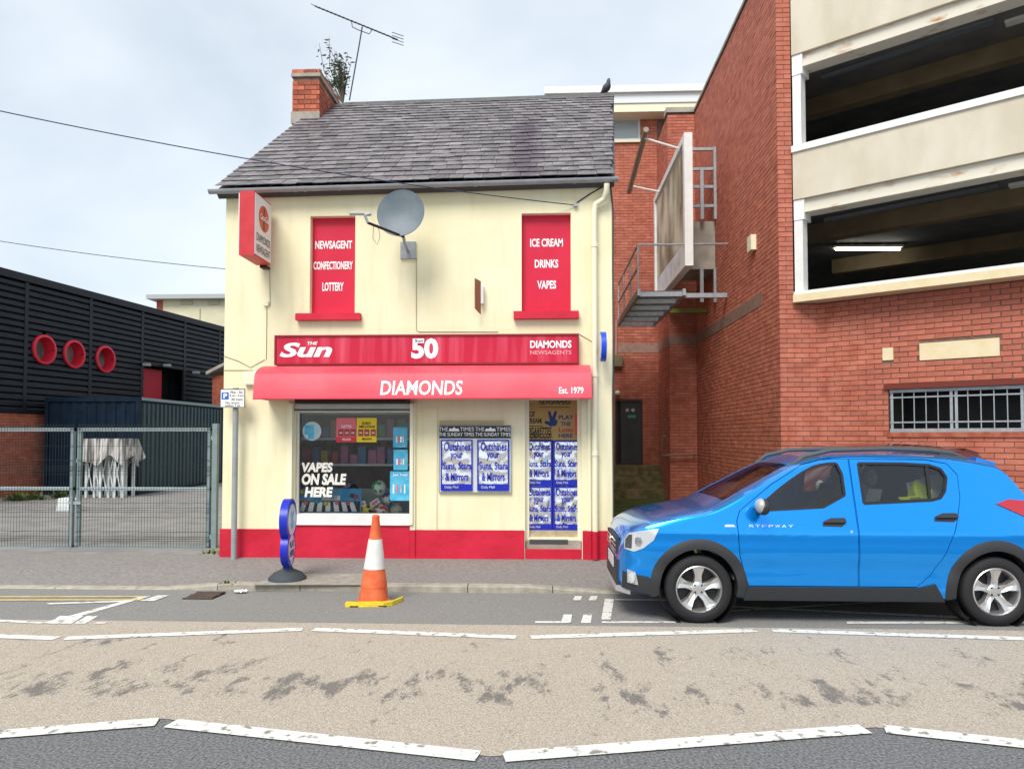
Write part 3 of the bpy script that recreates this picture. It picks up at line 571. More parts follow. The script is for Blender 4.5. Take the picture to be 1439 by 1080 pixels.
# ================================================================== THINGS ON THE FRONT
r = rect(385.5, 813.5, 468.5, 513, YH - .1); fs = thing('fascia_sign', ((r[0] + r[1]) / 2, YH, r[2]), 'long red fascia sign with white lettering above the awning', 'sign')
MB().box(r[0] + .02, r[1] - .02, YH - .095, YH - .002, r[2] + .02, r[3] - .02).build('sign_face', signred, fs)
frame_bars(fs, r, YH - .11, .022, .1075, mat('maroon_trim', (.25, .012, .02), rough=.5), 'sign_frame')
Yf = YH - .095
ftext('Sun', 393, 467, 481, 502, Yf, lettering, fs, bold=.035, shear=.25); ftext('THE', 432, 446.5, 480, 484.5, Yf, lettering, fs, bold=.03, shear=.25)
ftext('50', 578, 616, 475, 504, Yf, lettering, fs, bold=.045); q = decal(fs, 581, 596, 475.5, 482, lettering, 'small_plate', Yf - .005); ftext('Sun', 583, 594.5, 476.5, 480.5, Yf - .0065, black, q)
ftext('DIAMONDS', 745, 803, 478, 489, Yf, lettering, fs, bold=.03); ftext('NEWSAGENTS', 745, 803, 492, 498, Yf, mat('faded_lettering', (.72, .30, .34), rough=.5), fs)
decal(fs, 595.8, 596.4, 470, 512, darkgrey, 'panel_joint', Yf - .001, .001)
# awning
Pj = .52; a0 = PY(372, 515, YH); a1 = PY(822.5, 515, YH); zb0 = PY(600, 559, YH - Pj).z; zt0 = a0.z; ax0 = PY(355, 559, YH - Pj).x; ax1 = PY(831.5, 559, YH - Pj).x
aw = thing('awning', ((ax0 + ax1) / 2, YH, zb0), 'rounded red shop awning with white lettering over window and door', 'awning')
prof = [(YH - .003, zt0)] + [(YH - Pj * .92 * math.sin(t) , zb0 + .25 + (zt0 - zb0 - .25) * math.cos(t)) for t in [R(80) * i / 10 for i in range(1, 11)]] + [(YH - Pj, zb0)]
mb = MB(); n = len(prof); mb.v = [Vector((ax0, *p)) for p in prof] + [Vector((ax1, *p)) for p in prof]
mb.f = [(i, i + 1, n + i + 1, n + i) for i in range(n - 1)]; mb.build('canopy', awnred, aw, True)
for xx in (ax0 + .001, ax1 - .001): MB().poly([(xx, *p) for p in prof] + [(xx, YH - .003, zb0)]).build('end_panel', awnred, aw)
MB().box(ax0, ax1, YH - Pj + .001, YH - Pj + .02, zb0 - .012, zb0 - .001).build('front_rail', mat('red_rail', (.6, .02, .05), rough=.5), aw)
MB().box(PY(425, 560, YH).x, PY(577, 560, YH).x, YH - .3, YH - .04, zb0 - .05, zb0 + .06).build('roller_case', black, aw)
def on_awn(s, u0, u1, v0, v1, **k):
    # lettering lies on the nearly upright lower front of the canopy
    t0, t1 = R(86), R(58); A = PY(u0, v1, YH - Pj); B = PY(u1, v0, YH - Pj * .97)
    vs, fsx = text_mesh(s, k.get('bold', .03), k.get('shear', 0)); mb = MB()
    for a, b in vs:
        z = A.z + (B.z - A.z) * b; q0, q1 = prof[-1], prof[-2]; y = q0[0] + (q1[0] - q0[0]) * (z - q0[1]) / (q1[1] - q0[1]) - .006
        mb.v.append(Vector((A.x + (B.x - A.x) * a, y, z)))
    mb.f = fsx; me = bpy.data.meshes.new('lettering'); me.from_pydata([p - OFF[aw.name] for p in mb.v], [], fsx); me.materials.append(lettering); ob = bpy.data.objects.new('lettering', me); COL.objects.link(ob); ob.parent = aw
on_awn('DIAMONDS', 534, 650, 534, 555, shear=.08, bold=.02); on_awn('Est. 1979', 785.5, 820, 543.5, 553, bold=.02)
# projecting light box
e0 = PY(383, 372, YH - .05); xr = e0.x; bx = thing('projecting_sign', (xr, YH - .05, e0.z), 'red and white projecting light box sign high on the left corner', 'sign')
yn = 8.82; n0 = PX(357, 366, xr); yn = n0.y; zl, zh = PY(357, 358, yn).z, PY(357, 268, yn).z; xl = PY(336, 300, yn).x
MB().box(xl + .004, xr - .004, yn, YH - .12, zl, zh).build('sign_case', mat('case_red', (.52, .02, .03), (.6, .04, .05), 5, .5), bx)
wf = MB().box(xr - .004, xr + .004, yn + .012, YH - .125, zl + .02, zh - .02).build('sign_panel', mat('white_acrylic', (.72, .72, .70), (.78, .77, .74), 6, .4), bx); MB().box(xl - .012, xl + .004, yn + .012, YH - .125, zl + .02, zh - .02).build('sign_panel', MATS['white_acrylic'], bx)
MB().box(xl + .05, xr - .05, YH - .12, YH, zl - .03, zl).build('bracket', black, bx); MB().box(xl + .05, xr - .05, YH - .12, YH, zh - .2, zh - .17).build('bracket', black, bx)
cy, cz = (yn + YH - .12) / 2 + .02, zl + (zh - zl) * .66; cr = .165
disc = MB().lathe([(cr, 0), (cr, .003)], 32, Matrix.Translation((xr + .004, cy, cz)) @ Matrix.Rotation(R(90), 4, 'Y')).build('red_disc', mat('logo_red', (.6, .05, .02), rough=.4), wf)
MB().prism([(xr + .008, cy + a, cz + b) for a, b in ((-.02, -.14), (.02, -.14), (.03, -.02), (.012, .06), (.012, .14), (-.012, .14), (-.012, .06), (-.03, -.02))], (.002, 0, 0)).build('bottle_shape', mat('bottle_brown', (.1, .03, .01), rough=.4), disc)
UY = Vector((0, 1, 0)); text('Coca-Cola', (xr + .011, cy - .14, cz - .03), UY, UP, .28, .075, lettering, disc, (1, 0, 0), shear=.3)
text('DIAMONDS', (xr + .004, yn + .06, zl + .20), UY, UP, YH - .22 - yn, .10, black, wf, (1, 0, 0), bold=0); text('NEWSAGENT', (xr + .004, yn + .06, zl + .06), UY, UP, YH - .22 - yn, .10, black, wf, (1, 0, 0), bold=0)
# satellite dish
dc = PY(565, 302, 9.02); dish = thing('satellite_dish', PY(574, 352, YH), 'grey satellite dish with feed arm between the upper windows', 'satellite dish')
dd = Vector((-.10, -1, .12)).normalized(); DM = Matrix.Translation(dc) @ dd.to_track_quat('Z', 'Y').to_matrix().to_4x4(); rd = 34.5 * 9.02 / FPX
dm = mat('dish_grey', (.13, .165, .19), (.17, .2, .225), 5, .5)
MB().lathe([(rd * t, .07 * t * t) for t in (.001, .2, .4, .6, .8, .95, 1)] + [(rd * 1.01, .065)] + [(rd * t, .07 * t * t - .012) for t in (1, .8, .6, .4, .2, .001)], 40, DM, cap=False).build('reflector', dm, dish, True)
wb = PY(574, 352, YH); MB().box(wb.x - .1, wb.x + .1, YH - .03, YH - .001, wb.z - .11, wb.z + .11).build('wall_plate', steel, dish); MB().tube([wb + Vector((0, -.02, -.02)), wb + Vector((0, -.25, .02)), wb + Vector((-.02, -.36, .2)), dc - dd * .01], .02, 8).build('mount', steel, dish)
lp = PY(505, 301, 8.55); base = DM @ Vector((0, 0, 0)); base = dc - UP * rd * .93 + dd * .04
MB().tube([dc - UP * rd * .6 - dd * .05, base + Vector((.03, 0, -.01)), PY(517, 313, 8.58)], .017, 6).build('feed_arm', black, dish); MB().tube([PY(512, 300, 8.56), PY(491, 300, 8.5)], .022, 10).build('feed_horn', mat('feed_grey', (.42, .43, .42), rough=.5), dish); MB().tube([PY(517, 313, 8.58), PY(513, 303, 8.56), PY(521, 301, 8.6)], .02, 6).build('feed_clamp', steel, dish)
MB().tube([PY(525, 318, 8.65), PY(524, 335, 8.66), PY(530, 344, 8.67), PY(534, 333, 8.7), PY(531, 315, 8.7)], .003, 5).build('coax_loop', black, dish)
# small bracket sign, oval sign, alarm box, lamp
q = PY(673, 415, YH); bs = thing('bracket_sign', q, 'small brown-red newspaper sign on a bracket right of the dish', 'sign')
x1 = PY(679, 415, YH - .05).x; nb = PX(667, 415, x1); M0 = [PY(667, 391, YH - .22), PY(674.5, 395, YH - .1), PY(674.5, 441, YH - .1), PY(667, 433, YH - .22)]
pl = MB().prism(M0, (.012, .004, 0)).build('sign_plate', mat('brown_red', (.26, .07, .03), (.3, .09, .04), 6, .5), bs); text('Sun', M0[3] + UP * .17 - Vector((.002, .004, 0)), (M0[1] - M0[0]).normalized() - UP * 0, UP, .13, .10, lettering, pl, (-.6, -.6, 0))
MB().box(PY(675, 415, YH).x, PY(680, 415, YH).x, YH - .1, YH, q.z - .12, q.z + .12).build('bracket', white, bs)
q = PY(847.5, 487, YH - .28); ov = thing('oval_sign', PY(850, 487, YH), 'blue oval sign seen edge-on beside the downpipe', 'sign')
def oval(par, c, ry, rz, t, m, ring):
    pts = [(0, ry * math.cos(2 * math.pi * i / 32), rz * math.sin(2 * math.pi * i / 32)) for i in range(32)]
    o1 = MB().prism([Vector(p) + c - Vector((t, 0, 0)) for p in pts], (2 * t, 0, 0)).build('sign_body', m, par, True); MB().prism([Vector((0, p[1] * .8, p[2] * .8)) + c - Vector((t + .004, 0, 0)) for p in pts], (2 * t + .008, 0, 0)).build('sign_face', ring, o1)
lotblue = mat('lottery_blue', (.01, .07, .55), rough=.35); oval(ov, q, .17, .185, .032, lotblue, mat('pale_face', (.7, .75, .8), rough=.4)); MB().box(q.x - .02, q.x + .02, YH - .14, YH, q.z - .02, q.z + .02).build('bracket', steel, ov)
r = rect(343, 357, 523, 540.5, YH - .06); al = thing('alarm_box', ((r[0] + r[1]) / 2, YH, r[2]), 'small white alarm box beside the left end of the awning', 'alarm box'); MB().box(r[0], r[1] + .05, YH - .06, YH - .001, r[2], r[3]).build('case', white, al); MB().box(r[0] + .01, r[1] + .04, YH - .065, YH - .059, r[2] + .01, r[3] - .01).build('cover', creamtrim, al)
# newspaper poster board
r = rect(616.5, 718.5, 597, 691.5, YH - .03); nbd = thing('newspaper_board', ((r[0] + r[1]) / 2, YH, r[2]), 'framed newspaper poster board with crumpled silver posters beside the door', 'notice board')
MB().box(r[0], r[1], YH - .03, YH - .001, r[2], r[3]).build('backing', mat('pale_backing', (.6, .64, .62), rough=.5), nbd)
for u0, u1 in ((616.5, 667.3), (667.7, 718.5)):
    hd = decal(nbd, u0, u1, 597, 615.5, mat('header_black', (.012, .02, .022), rough=.4), 'header', YH - .032, .004)
    ftext('THE', u0 + .5, u0 + 13, 600, 605.5, YH - .036, lettering, hd, bold=0); ftext('TIMES', u0 + 30, u0 + 49.5, 600, 605.5, YH - .036, lettering, hd, bold=0); ftext('THE SUNDAY TIMES', u0 + .5, u0 + 49.5, 607.5, 612.5, YH - .036, lettering, hd, bold=0)
    c = PY(u0 + 21.5, 603, YH - .037); MB().prism([c + Vector((a * .07, 0, b * .03)) for a, b in ((-1, -.8), (-.8, .5), (-.4, .2), (0, 1), (.4, .2), (.8, .5), (1, -.8))], (0, .001, 0)).build('crest', lettering, hd)
    foilposter(nbd, u0 + 3, u1 - 3, 617.5, 689, YH - .032, blueink)
frame_bars(nbd, r, YH - .04, .008, .01, steel, 'board_frame'); r = rect(618, 707, 591, 596, YH - .02); MB().box(r[0], r[1], YH - .05, YH - .001, r[2], r[3]).build('top_batten', mat('old_wood', (.42, .36, .2), rough=.8), nbd)
# overhead wires
def wire(name, a, b, sag, r, label):
    a = Vector(a); b = Vector(b); pts = [a.lerp(b, t / 24) - UP * sag * 4 * (t / 24) * (1 - t / 24) for t in range(25)]; return tag(MB().tube(pts, r, 5).build(name, mat('wire_blue_black', (.03, .035, .07), rough=.6), smooth=True), label, 'cable')
wire('overhead_cable', PY(-160, 121, 7.2), PY(806, 288, YH - .03), .12, .0065, 'dark overhead cable running from upper left to the shop front'); wire('overhead_cable', PY(-160, 311, 16), PY(330, 379, 16), .1, .008, 'thin lower overhead cable above the black building')
cable(((806, 288), (830, 272), (848, 262)), .008, black, name='entry_cable'); hk = PY(808, 289, YH); MB().box(hk.x - .02, hk.x + .03, YH - .05, YH, hk.z - .02, hk.z + .02).build('cable_hook', steel, house)
# aerial on the chimney side, weed bush, pigeon
YA = 13.6; at = thing('tv_aerial', PY(491, 139, YA), 'long thin television aerial on a leaning mast behind the ridge', 'aerial'); am = mat('aerial_grey', (.05, .05, .055), rough=.5)
MB().tube([PY(491, 141, YA), PY(505, 62, YA), PY(509, 38, YA)], .014, 6).build('mast', am, at); A, B = PY(443, 9, YA), PY(559, 56, YA); MB().tube([A, B], .012, 6).build('boom', am, at)
for i in range(20):
    c = A.lerp(B, i / 20.5); v = Vector((.10, .25, .04)); MB().tube([c - v * .45, c + v * .45], .006, 4).build('element', am, at)
for dz in (-.09, -.03, .03, .09): MB().tube([B + Vector((-.09, -.1, dz)), B + Vector((.09, .1, dz + .03))], .007, 4).build('reflector_rod', am, at)
MB().tube([PY(494, 30, YA), PY(495, 38, YA), PY(503, 42, YA), PY(519, 48, YA), PY(523, 42, YA)], .009, 5).build('boom_brace', am, at)
pb = PY(482, 146, 14.2); bush = thing('chimney_bush', pb, 'sparse leafy bush growing beside the chimney', 'shrub'); st = MB(); lf = MB(); bl = mat('grey_green_leaf', (.05, .075, .04), (.12, .14, .08), 15, .7)
for i in range(26):
    tip = PY(random.choice((random.gauss(480, 14), random.gauss(468, 10))), random.uniform(52, 112), 14.2 + random.gauss(0, .15)); mid = pb.lerp(tip, .5) + Vector((random.gauss(0, .08), random.gauss(0, .05), .05)); st.tube([pb, mid, tip], [.012, .008, .004], 4)
    for j in range(16):
        t = random.uniform(.4, 1.0); c = (mid.lerp(tip, t * 2 - 1) if t > .5 else pb.lerp(mid, t * 2)) + Vector((random.gauss(0, .035), random.gauss(0, .035), random.gauss(0, .035)))
        d = Vector((random.gauss(0, 1), random.gauss(0, 1), random.gauss(-.2, .7))).normalized() * random.uniform(.07, .14); s = d.cross(Vector((random.random(), random.random(), random.random()))).normalized() * .018
        lf.quad(c, c + d * .5 + s, c + d, c + d * .5 - s)
st.build('stems', mat('twig', (.12, .1, .08), rough=.9), bush); lf.build('leaves', bl, bush)
pg = PY(852, 127, RY); pigm = mat('pigeon_grey', (.035, .04, .05), (.08, .085, .1), 14, .6); pg.z = RZ + .105 + zs(pg.x)
sp = [((.10, .17), .004), ((.075, .19), .02), ((.06, .235), .034), ((.045, .265), .036), ((.03, .285), .026), ((.025, .295), .006)]
body = [((-.20, .05), .012), ((-.13, .07), .03), ((-.06, .09), .06), ((.0, .12), .075), ((.05, .16), .062), ((.065, .20), .04), ((.07, .235), .036), ((.08, .26), .03), ((.09, .275), .014), ((.12, .262), .005)]
MBp = MB().tube([pg + Vector((a * .55, -a * .5, b)) for (a, b), _ in body], [r_ for _, r_ in body], 12); pgo = thing('pigeon', pg, 'dark pigeon perched on the right end of the roof ridge', 'bird'); MBp.build('body', pigm, pgo, True)
for s in (-.02, .02): MB().tube([pg + Vector((s, 0, -.0)), pg + Vector((s, 0, .07))], .006, 5).build('leg', mat('pigeon_leg', (.3, .08, .06)), pgo)
# ================================================================== CAR PARK ON THE RIGHT
CY0 = 11.5; C0 = PY(1097, 560, CY0); CXs = C0.x            # front corner of the long side wall
ZTOP = PY(980, 158, 17.7).z; YP = 17.7; XP0 = PY(940, 400, YP).x; YB = 19.4
carpark = thing('car_park', (CXs + 2, CY0, 0), 'red brick multi-storey car park with cream concrete bands', 'building')
GZ = .0
XA = PY(1152, 500, CY0).x; AD = Vector((.78, -.625, 0)).normalized(); AN = Vector((-AD.y * -1, 0, 0)); AN = Vector((AD.y, -AD.x, 0)).normalized()
if AN.y > 0: AN = -AN
XS0 = PY(1114.5, 300, CY0 - .02).x                          # where the upper bands start
sill_z = PY(1132, 415, CY0).z; LA = 5.2
# side wall, pier, pilaster: mortar cores
core = MB()
holes_wall(core, Vector((CXs + .009, CY0, 0)), Vector((0, 1, 0)), Vector((-1, 0, 0)), .009, YP - CY0, GZ, ZTOP, [], 0)
core.quad((CXs + .009, CY0 + .009, GZ), (XA, CY0 + .009, GZ), (XA, CY0 + .009, sill_z - .1), (CXs + .009, CY0 + .009, sill_z - .1)).quad((CXs + .009, CY0 + .0085, sill_z - .1), (XS0, CY0 + .0085, sill_z - .1), (XS0, CY0 + .0085, ZTOP), (CXs + .009, CY0 + .0085, ZTOP))
core.quad((XP0, YP + .009, GZ), (CXs, YP + .009, GZ), (CXs, YP + .009, ZTOP), (XP0, YP + .009, ZTOP)); core.quad((XP0 + .009, YP + .009, GZ), (XP0 + .009, YB, GZ), (XP0 + .009, YB, ZTOP), (XP0 + .009, YP + .009, ZTOP))
core.quad((CXs, CY0, ZTOP), (XA + 6, CY0, ZTOP), (XA + 6, YB + 6, ZTOP), (CXs, YB + 6, ZTOP)); core.quad((XP0, YP, ZTOP), (CXs, YP, ZTOP), (CXs, YB + 6, ZTOP), (XP0, YB + 6, ZTOP))
core.quad((CXs + .35, CY0 + .35, GZ), (CXs + .35, YB, GZ), (CXs + .35, YB, ZTOP), (CXs + .35, CY0 + .35, ZTOP))
core.build('wall_core', mortar, carpark)
sw = MB().box(CXs + .02, CXs + .3, CY0 + .3, YP, GZ, ZTOP - .01).build('side_wall', mortar, carpark)
brickwork(sw, (CXs, CY0, 0), (0, 1, 0), (-1, 0, 0), YP - CY0, ZTOP - GZ, z0=GZ)
pf = MB().box(CXs + .02, XA - .02, CY0 + .02, CY0 + .3, GZ, sill_z - .15).box(CXs + .02, XS0 - .01, CY0 + .02, CY0 + .3, sill_z - .149, ZTOP - .01).build('pilaster', mortar, carpark)
brickwork(pf, (CXs, CY0, 0), (1, 0, 0), (0, -1, 0), XA - CXs, sill_z - .12, z0=GZ)
brickwork(pf, (CXs, CY0, 0), (1, 0, 0), (0, -1, 0), XS0 - CXs - .005, ZTOP - sill_z + .12, z0=GZ + .075 * int((sill_z - .12) / .075))
pr_ = MB().box(XP0 + .02, CXs, YP + .02, YB, GZ, ZTOP - .01).build('rear_pier', mortar, carpark)
brickwork(pr_, (XP0, YP, 0), (1, 0, 0), (0, -1, 0), CXs - XP0, ZTOP - GZ, z0=GZ); brickwork(pr_, (XP0, YP, 0), (0, 1, 0), (-1, 0, 0), YB - YP, ZTOP - GZ, z0=GZ)
MB().box(XP0 - .04, CXs, YP - .04, YP + .3, ZTOP, ZTOP + .12).build('coping', rawconc, pr_)
MB().box(CXs - .03, CXs + .35, CY0 - .03, YP - .05, ZTOP, ZTOP + .06).build('coping', rawconc, sw)
greyb = mat('grey_band_brick', (.25, .15, .12), (.32, .2, .16), 6, .9, .3, 60, rand=.15)
gb0, gb1 = PX(1071, 420, CXs), PX(981, 473, CXs)
gzv = (gb0.z + gb1.z) / 2; MB().box(CXs - .006, CXs + .01, gb0.y, YP, gzv - .13, gzv + .10).build('grey_band', greyb, sw)
MB().box(XP0 - .006, CXs - .007, YP - .006, YP + .01, gzv - .13, gzv + .10).build('grey_band', greyb, pr_); MB().box(XP0 - .0065, XP0 + .01, YP - .005, YB, gzv - .13, gzv + .10).build('grey_band', greyb, pr_)
lb = PX(1060, 343, CXs); MB().box(CXs - .09, CXs, lb.y - .12, lb.y + .12, lb.z - .12, lb.z + .14).build('wall_lamp', creamtrim, carpark)
# angled lower brick wall with the barred window
AO = Vector((XA - .01, CY0, 0)); ang = lambda a, z=0, d=0: AO + AD * a + UP * z + AN * d
def onA(u, v, d=0):
    r_ = ray(u, v); o0 = AO + AN * d; t = (o0 - CAM).dot(AN) / r_.dot(AN); p = CAM + r_ * t; return (p - o0).dot(AD), p.z
w0, w1 = onA(1248, 547), onA(1250, 607); wz1, wz0 = w0[1], w1[1]; wa0 = w0[0]; HW = (wa0, LA + .2, wz0, wz1)
wl = holes_wall(MB(), AO - AN * .009, AD, AN, 0, LA, GZ, sill_z - .1, [(wa0, LA - .001, wz0, wz1)], .25).build('front_wall', mortar, carpark)
b1, b2 = onA(1240, 489), onA(1255.5, 505.5); b3, b4 = onA(1292, 484), onA(1405, 498); SB = [(b1[0], b2[0], b2[1], b1[1]), (b3[0], b4[0], b4[1] - .015, b3[1] + .015)]
vis = lambda p, z: z > 2.0 and z < sill_z - .1 and p < 3.3 and p > .6
brickwork(wl, AO, AD, AN, LA, sill_z - .1 - GZ, holes=[HW] + SB, indiv=vis, z0=GZ)
for s in SB: MB().prism([ang(s[0], s[2], .004), ang(s[1], s[2], .004), ang(s[1], s[3], .004), ang(s[0], s[3], .004)], -AN * .03).build('stone_block', stone, wl)
def abox(a0, a1, z0, z1, d0, d1, name, m, par): return MB().prism([ang(a0, z0, d1), ang(a1, z0, d1), ang(a1, z1, d1), ang(a0, z1, d1)], AN * (d0 - d1)).build(name, m, par)
abox(wa0 - .05, LA, wz1, wz1 + .07, -.05, .035, 'lintel', mat('dark_red_lintel', (.16, .03, .02), rough=.8), wl); abox(wa0 - .02, LA, wz0 - .07, wz0, -.05, .02, 'sill', brickold, wl)
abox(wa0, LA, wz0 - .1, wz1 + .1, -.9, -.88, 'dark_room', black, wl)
grl = MB(); grille = abox(wa0 + .01, LA, wz1 - .05, wz1 - .005, -.06, -.02, 'window_grille', steel, wl)
abox(wa0 + .01, LA, wz0 + .0, wz0 + .05, -.06, -.02, 'bottom_rail', steel, grille); abox(wa0 + .01, LA, wz0 + .13, wz0 + .15, -.055, -.03, 'rail', steel, grille); abox(wa0 + .01, LA, wz1 - .13, wz1 - .11, -.055, -.03, 'rail', steel, grille)
a = wa0 + .02; i = 0
while a < 3.2:
    wd_ = .035 if i % 6 in (0, 5) else .012; abox(a, a + wd_, wz0 + .05, wz1 - .05, -.05, -.035, 'bar', steel, grille); a += .15 if i % 6 != 5 else .06; i += 1
# upper storeys: beams, concrete bands, openings
BO = Vector((XS0, CY0 - .03, 0)); bng = lambda a, z, d=0: BO + AD * a + UP * z + AN * d
def bbox(a0, a1, z0, z1, d0, d1, name, m, par): return MB().prism([bng(a0, z0, d1), bng(a1, z0, d1), bng(a1, z1, d1), bng(a0, z1, d1)], AN * (d0 - d1)).build(name, m, par)
zz = lambda v: PY(1116, v, CY0 - .03).z
band1b, band1t, band2b = zz(281), zz(206), zz(78); LB_ = 7.5
def level(zb, zt, nm):
    p = bbox(0, LB_, zb, zt, -.22, .0, nm, concrete, carpark); bbox(-.01, LB_, zt - .0, zt + .1, -.24, .03, 'white_capping', white, p)
    bb = bbox(.14, LB_, zb - .21, zb - .004, -.3, -.06, 'edge_beam', rustwhite, carpark); bbox(.14, LB_, zb - .215, zb - .195, -.32, -.03, 'beam_flange', rustwhite, bb); return p
level(band1b, band1t - .1, 'concrete_band'); level(band2b, band2b + 1.6, 'concrete_band')
for zb in (band1b, band2b): bbox(.0, .16, zb - .32, zb - .003, -.3, -.02, 'beam_plate', white, carpark)
for z0, z1 in ((sill_z, band1b - .32), (band1t, band2b - .32)): bbox(.0, .13, z0, z1, -.22, -.03, 'white_column', white, carpark)
bbox(-.0, LB_, sill_z - .12, sill_z - .004, -.3, .06, 'stone_sill', stone, carpark); bbox(.0, LB_, sill_z - .003, sill_z + .045, -.25, .03, 'white_sill', white, carpark)
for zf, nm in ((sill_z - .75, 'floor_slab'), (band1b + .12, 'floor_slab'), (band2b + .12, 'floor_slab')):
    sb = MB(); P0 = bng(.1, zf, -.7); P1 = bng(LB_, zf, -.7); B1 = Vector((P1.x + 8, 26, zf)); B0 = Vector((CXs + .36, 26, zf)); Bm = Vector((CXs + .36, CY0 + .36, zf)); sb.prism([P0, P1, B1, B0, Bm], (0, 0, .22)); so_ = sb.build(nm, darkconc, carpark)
    for dd_, t_ in ((2.2, .25), (5.2, .3), (8.5, .3)):
        if zf > 3: q0 = bng(-1, zf - .30, -dd_); q1 = bng(LB_ + 3, zf - .30, -dd_); q0.x = max(q0.x, CXs + .4); MB().prism([q0, q1, q1 + AN * t_, q0 + AN * t_], (0, 0, .295)).build('downstand_beam', mat('brown_concrete', (.20, .15, .085), (.27, .2, .12), 3, .9), so_)
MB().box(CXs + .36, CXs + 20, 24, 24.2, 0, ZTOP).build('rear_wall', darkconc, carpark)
conduit = mat('dark_pipe', (.045, .05, .055), rough=.5)
for zb in (band1b, band2b): MB().tube([bng(.3, zb - .25, -.5), bng(2.6, zb - .22, -.5)], .05, 8).build('conduit', conduit, carpark); bbox(2.7, 4.2, zb - .24, zb - .2, -.75, -.6, 'strip_light_case', mat('lamp_case', (.45, .45, .4), rough=.5), carpark)
# the lit tube lamp inside
la, lb2 = PY(1174, 350, 14.6), PY(1265, 350, 14.6); tl = thing('tube_lamp', la, 'lit white fluorescent tube inside the lower car park deck', 'lamp')
MB().tube([la, lb2], .022, 8).build('tube', mat('lit_tube', (1, 1, .9), emit=6), tl); MB().box(la.x - .05, lb2.x + .05, la.y - .04, la.y + .06, la.z + .025, la.z + .07).build('lamp_housing', creamtrim, tl); MB().box(la.x + .3, la.x + .33, la.y, la.y + .02, la.z + .07, band1b + .12).build('hanger', steel, tl); MB().box(lb2.x - .33, lb2.x - .3, la.y, la.y + .02, la.z + .07, band1b + .12).build('hanger', steel, tl)
# rear block with white eaves, window and door
back = thing('rear_block', (2, YB, 0), 'tall red brick block with white eaves behind the alley', 'building'); XB0 = -1.2; ZBT = PY(930, 153, YB).z
bwn = rect(862, 900, 146, 197, YB); bdr = rect(865, 903, 562, 653, YB)
bwn = (bwn[0] - .4, bwn[1], bwn[2], bwn[3])
wb_ = holes_wall(MB(), Vector((0, YB + .009, 0)), X_, FN, XB0, XP0 + .6, 0, ZBT, [bwn, bdr], .2).build('wall', mortar, back)
brickwork(wb_, (1.0, YB, 0), (1, 0, 0), (0, -1, 0), XP0 - 1.0, ZBT, holes=[(h[0] - 1.0, h[1] - 1.0, h[2], h[3]) for h in (bwn, bdr)])
MB().box(XB0, 1.0, YB - .001, YB + .005, 0, ZBT).build('wall_end', brickold, back)
MB().box(1.0, XP0, YB - .008, YB + .005, gzv - .13, gzv + .12).build('grey_band', greyb, back); z_ = PY(880, 368, YB).z; 
e0 = PY(765, 130, YB - .5); e1 = PY(998, 130, YB - .5); zf0, zf1 = PY(900, 139, YB - .5).z, PY(900, 121, YB - .5).z
MB().box(e0.x, e1.x + 2, YB - .5, YB + 3, zf0 - .1, zf1 - .12).build('eaves', mat('white_eaves', (.72, .75, .76), rough=.5), back); MB().box(e0.x, e1.x + 2, YB - .58, YB - .46, zf1 - .18, zf1).build('eaves_gutter', white, back); MB().box(XB0, XP0 + 2, YB - .47, YB + 2, min(ZBT, zf0 - .3) - .02, zf0 - .101).build('soffit_band', creamtrim, back)
fw = frame_bars(back, bwn, YB + .05, .06, .06, white, 'window'); zm = (bwn[2] + bwn[3]) / 2; MB().box(bwn[0] + .06, bwn[1] - .06, YB + .05, YB + .1, zm + .1, zm + .16).build('transom', white, fw)
MB().box(bwn[0] + .06, bwn[1] - .06, YB + .09, YB + .1, bwn[2] + .06, zm + .1).build('pane', mat('pale_blind', (.42, .5, .54), rough=.15), fw); MB().box(bwn[0] + .06, bwn[1] - .06, YB + .09, YB + .1, zm + .16, bwn[3] - .06).build('pane', mat('dark_pane', (.02, .05, .08), rough=.1), fw); MB().box(bwn[0], bwn[1] + .03, YB - .06, YB + .02, bwn[2] - .08, bwn[2] - .002).build('window_sill', creamtrim, fw)
MB().box(bdr[0], bdr[1], YB + .17, YB + .2, bdr[2], bdr[3]).build('door_void', black, back); mid = bdr[0] + (bdr[1] - bdr[0]) * .2
dl = MB().box(mid, bdr[1] - .04, YB + .05, YB + .1, bdr[2], bdr[3] - .04).build('door', mat('charcoal_door', (.035, .037, .04), (.05, .052, .055), 3, .5), back); frame_bars(back, bdr, YB + .02, .04, .06, mat('dark_frame', (.06, .03, .025), rough=.6), 'door_frame')
for u in (881.5, 889.5): p = PY(u, 576, YB + .045); MB().lathe([(.045, 0), (.045, .008)], 14, Matrix.Translation(p) @ Matrix.Rotation(R(90), 4, 'X')).build('door_disc', steel, dl)
r = rect(882, 893, 583, 587, YB + .045); MB().box(r[0], r[1], YB + .04, YB + .048, r[2], r[3]).build('green_sign', mat('exit_green', (.05, .3, .2), rough=.5), dl)
for i in range(3): MB().box(XB0, PY(935, 670, YB).x, YB - .95 + .3 * i, YB - .02, .1, bdr[2] - .28 * (2 - i) - .001).build('step', mat('mossy_step', (.10, .10, .03), (.26, .2, .10), 6, .9), back)
bx_ = PY(866, 506, YB - .1); MB().box(bx_.x - .16, bx_.x + .16, YB - .12, YB, bx_.z - .16, bx_.z + .14).build('meter_box', mat('box_olive', (.2, .17, .09), rough=.7), back); MB().tube([PY(866, 500, YB - .03), PY(866, 452, YB - .03)], .022, 6).build('conduit', mat('pink_pipe', (.5, .25, .2), rough=.6), back); MB().ball(PY(868, 552, YB - .1), .07, 8).build('bulkhead_lamp', white, back)
vp = PY(915, 116, YB + .5); MB().tube([(vp.x, YB + .5, zf1 - .2), (vp.x, YB + .5, zf1 + .22)], .05, 8).build('roof_vent', steel, back)
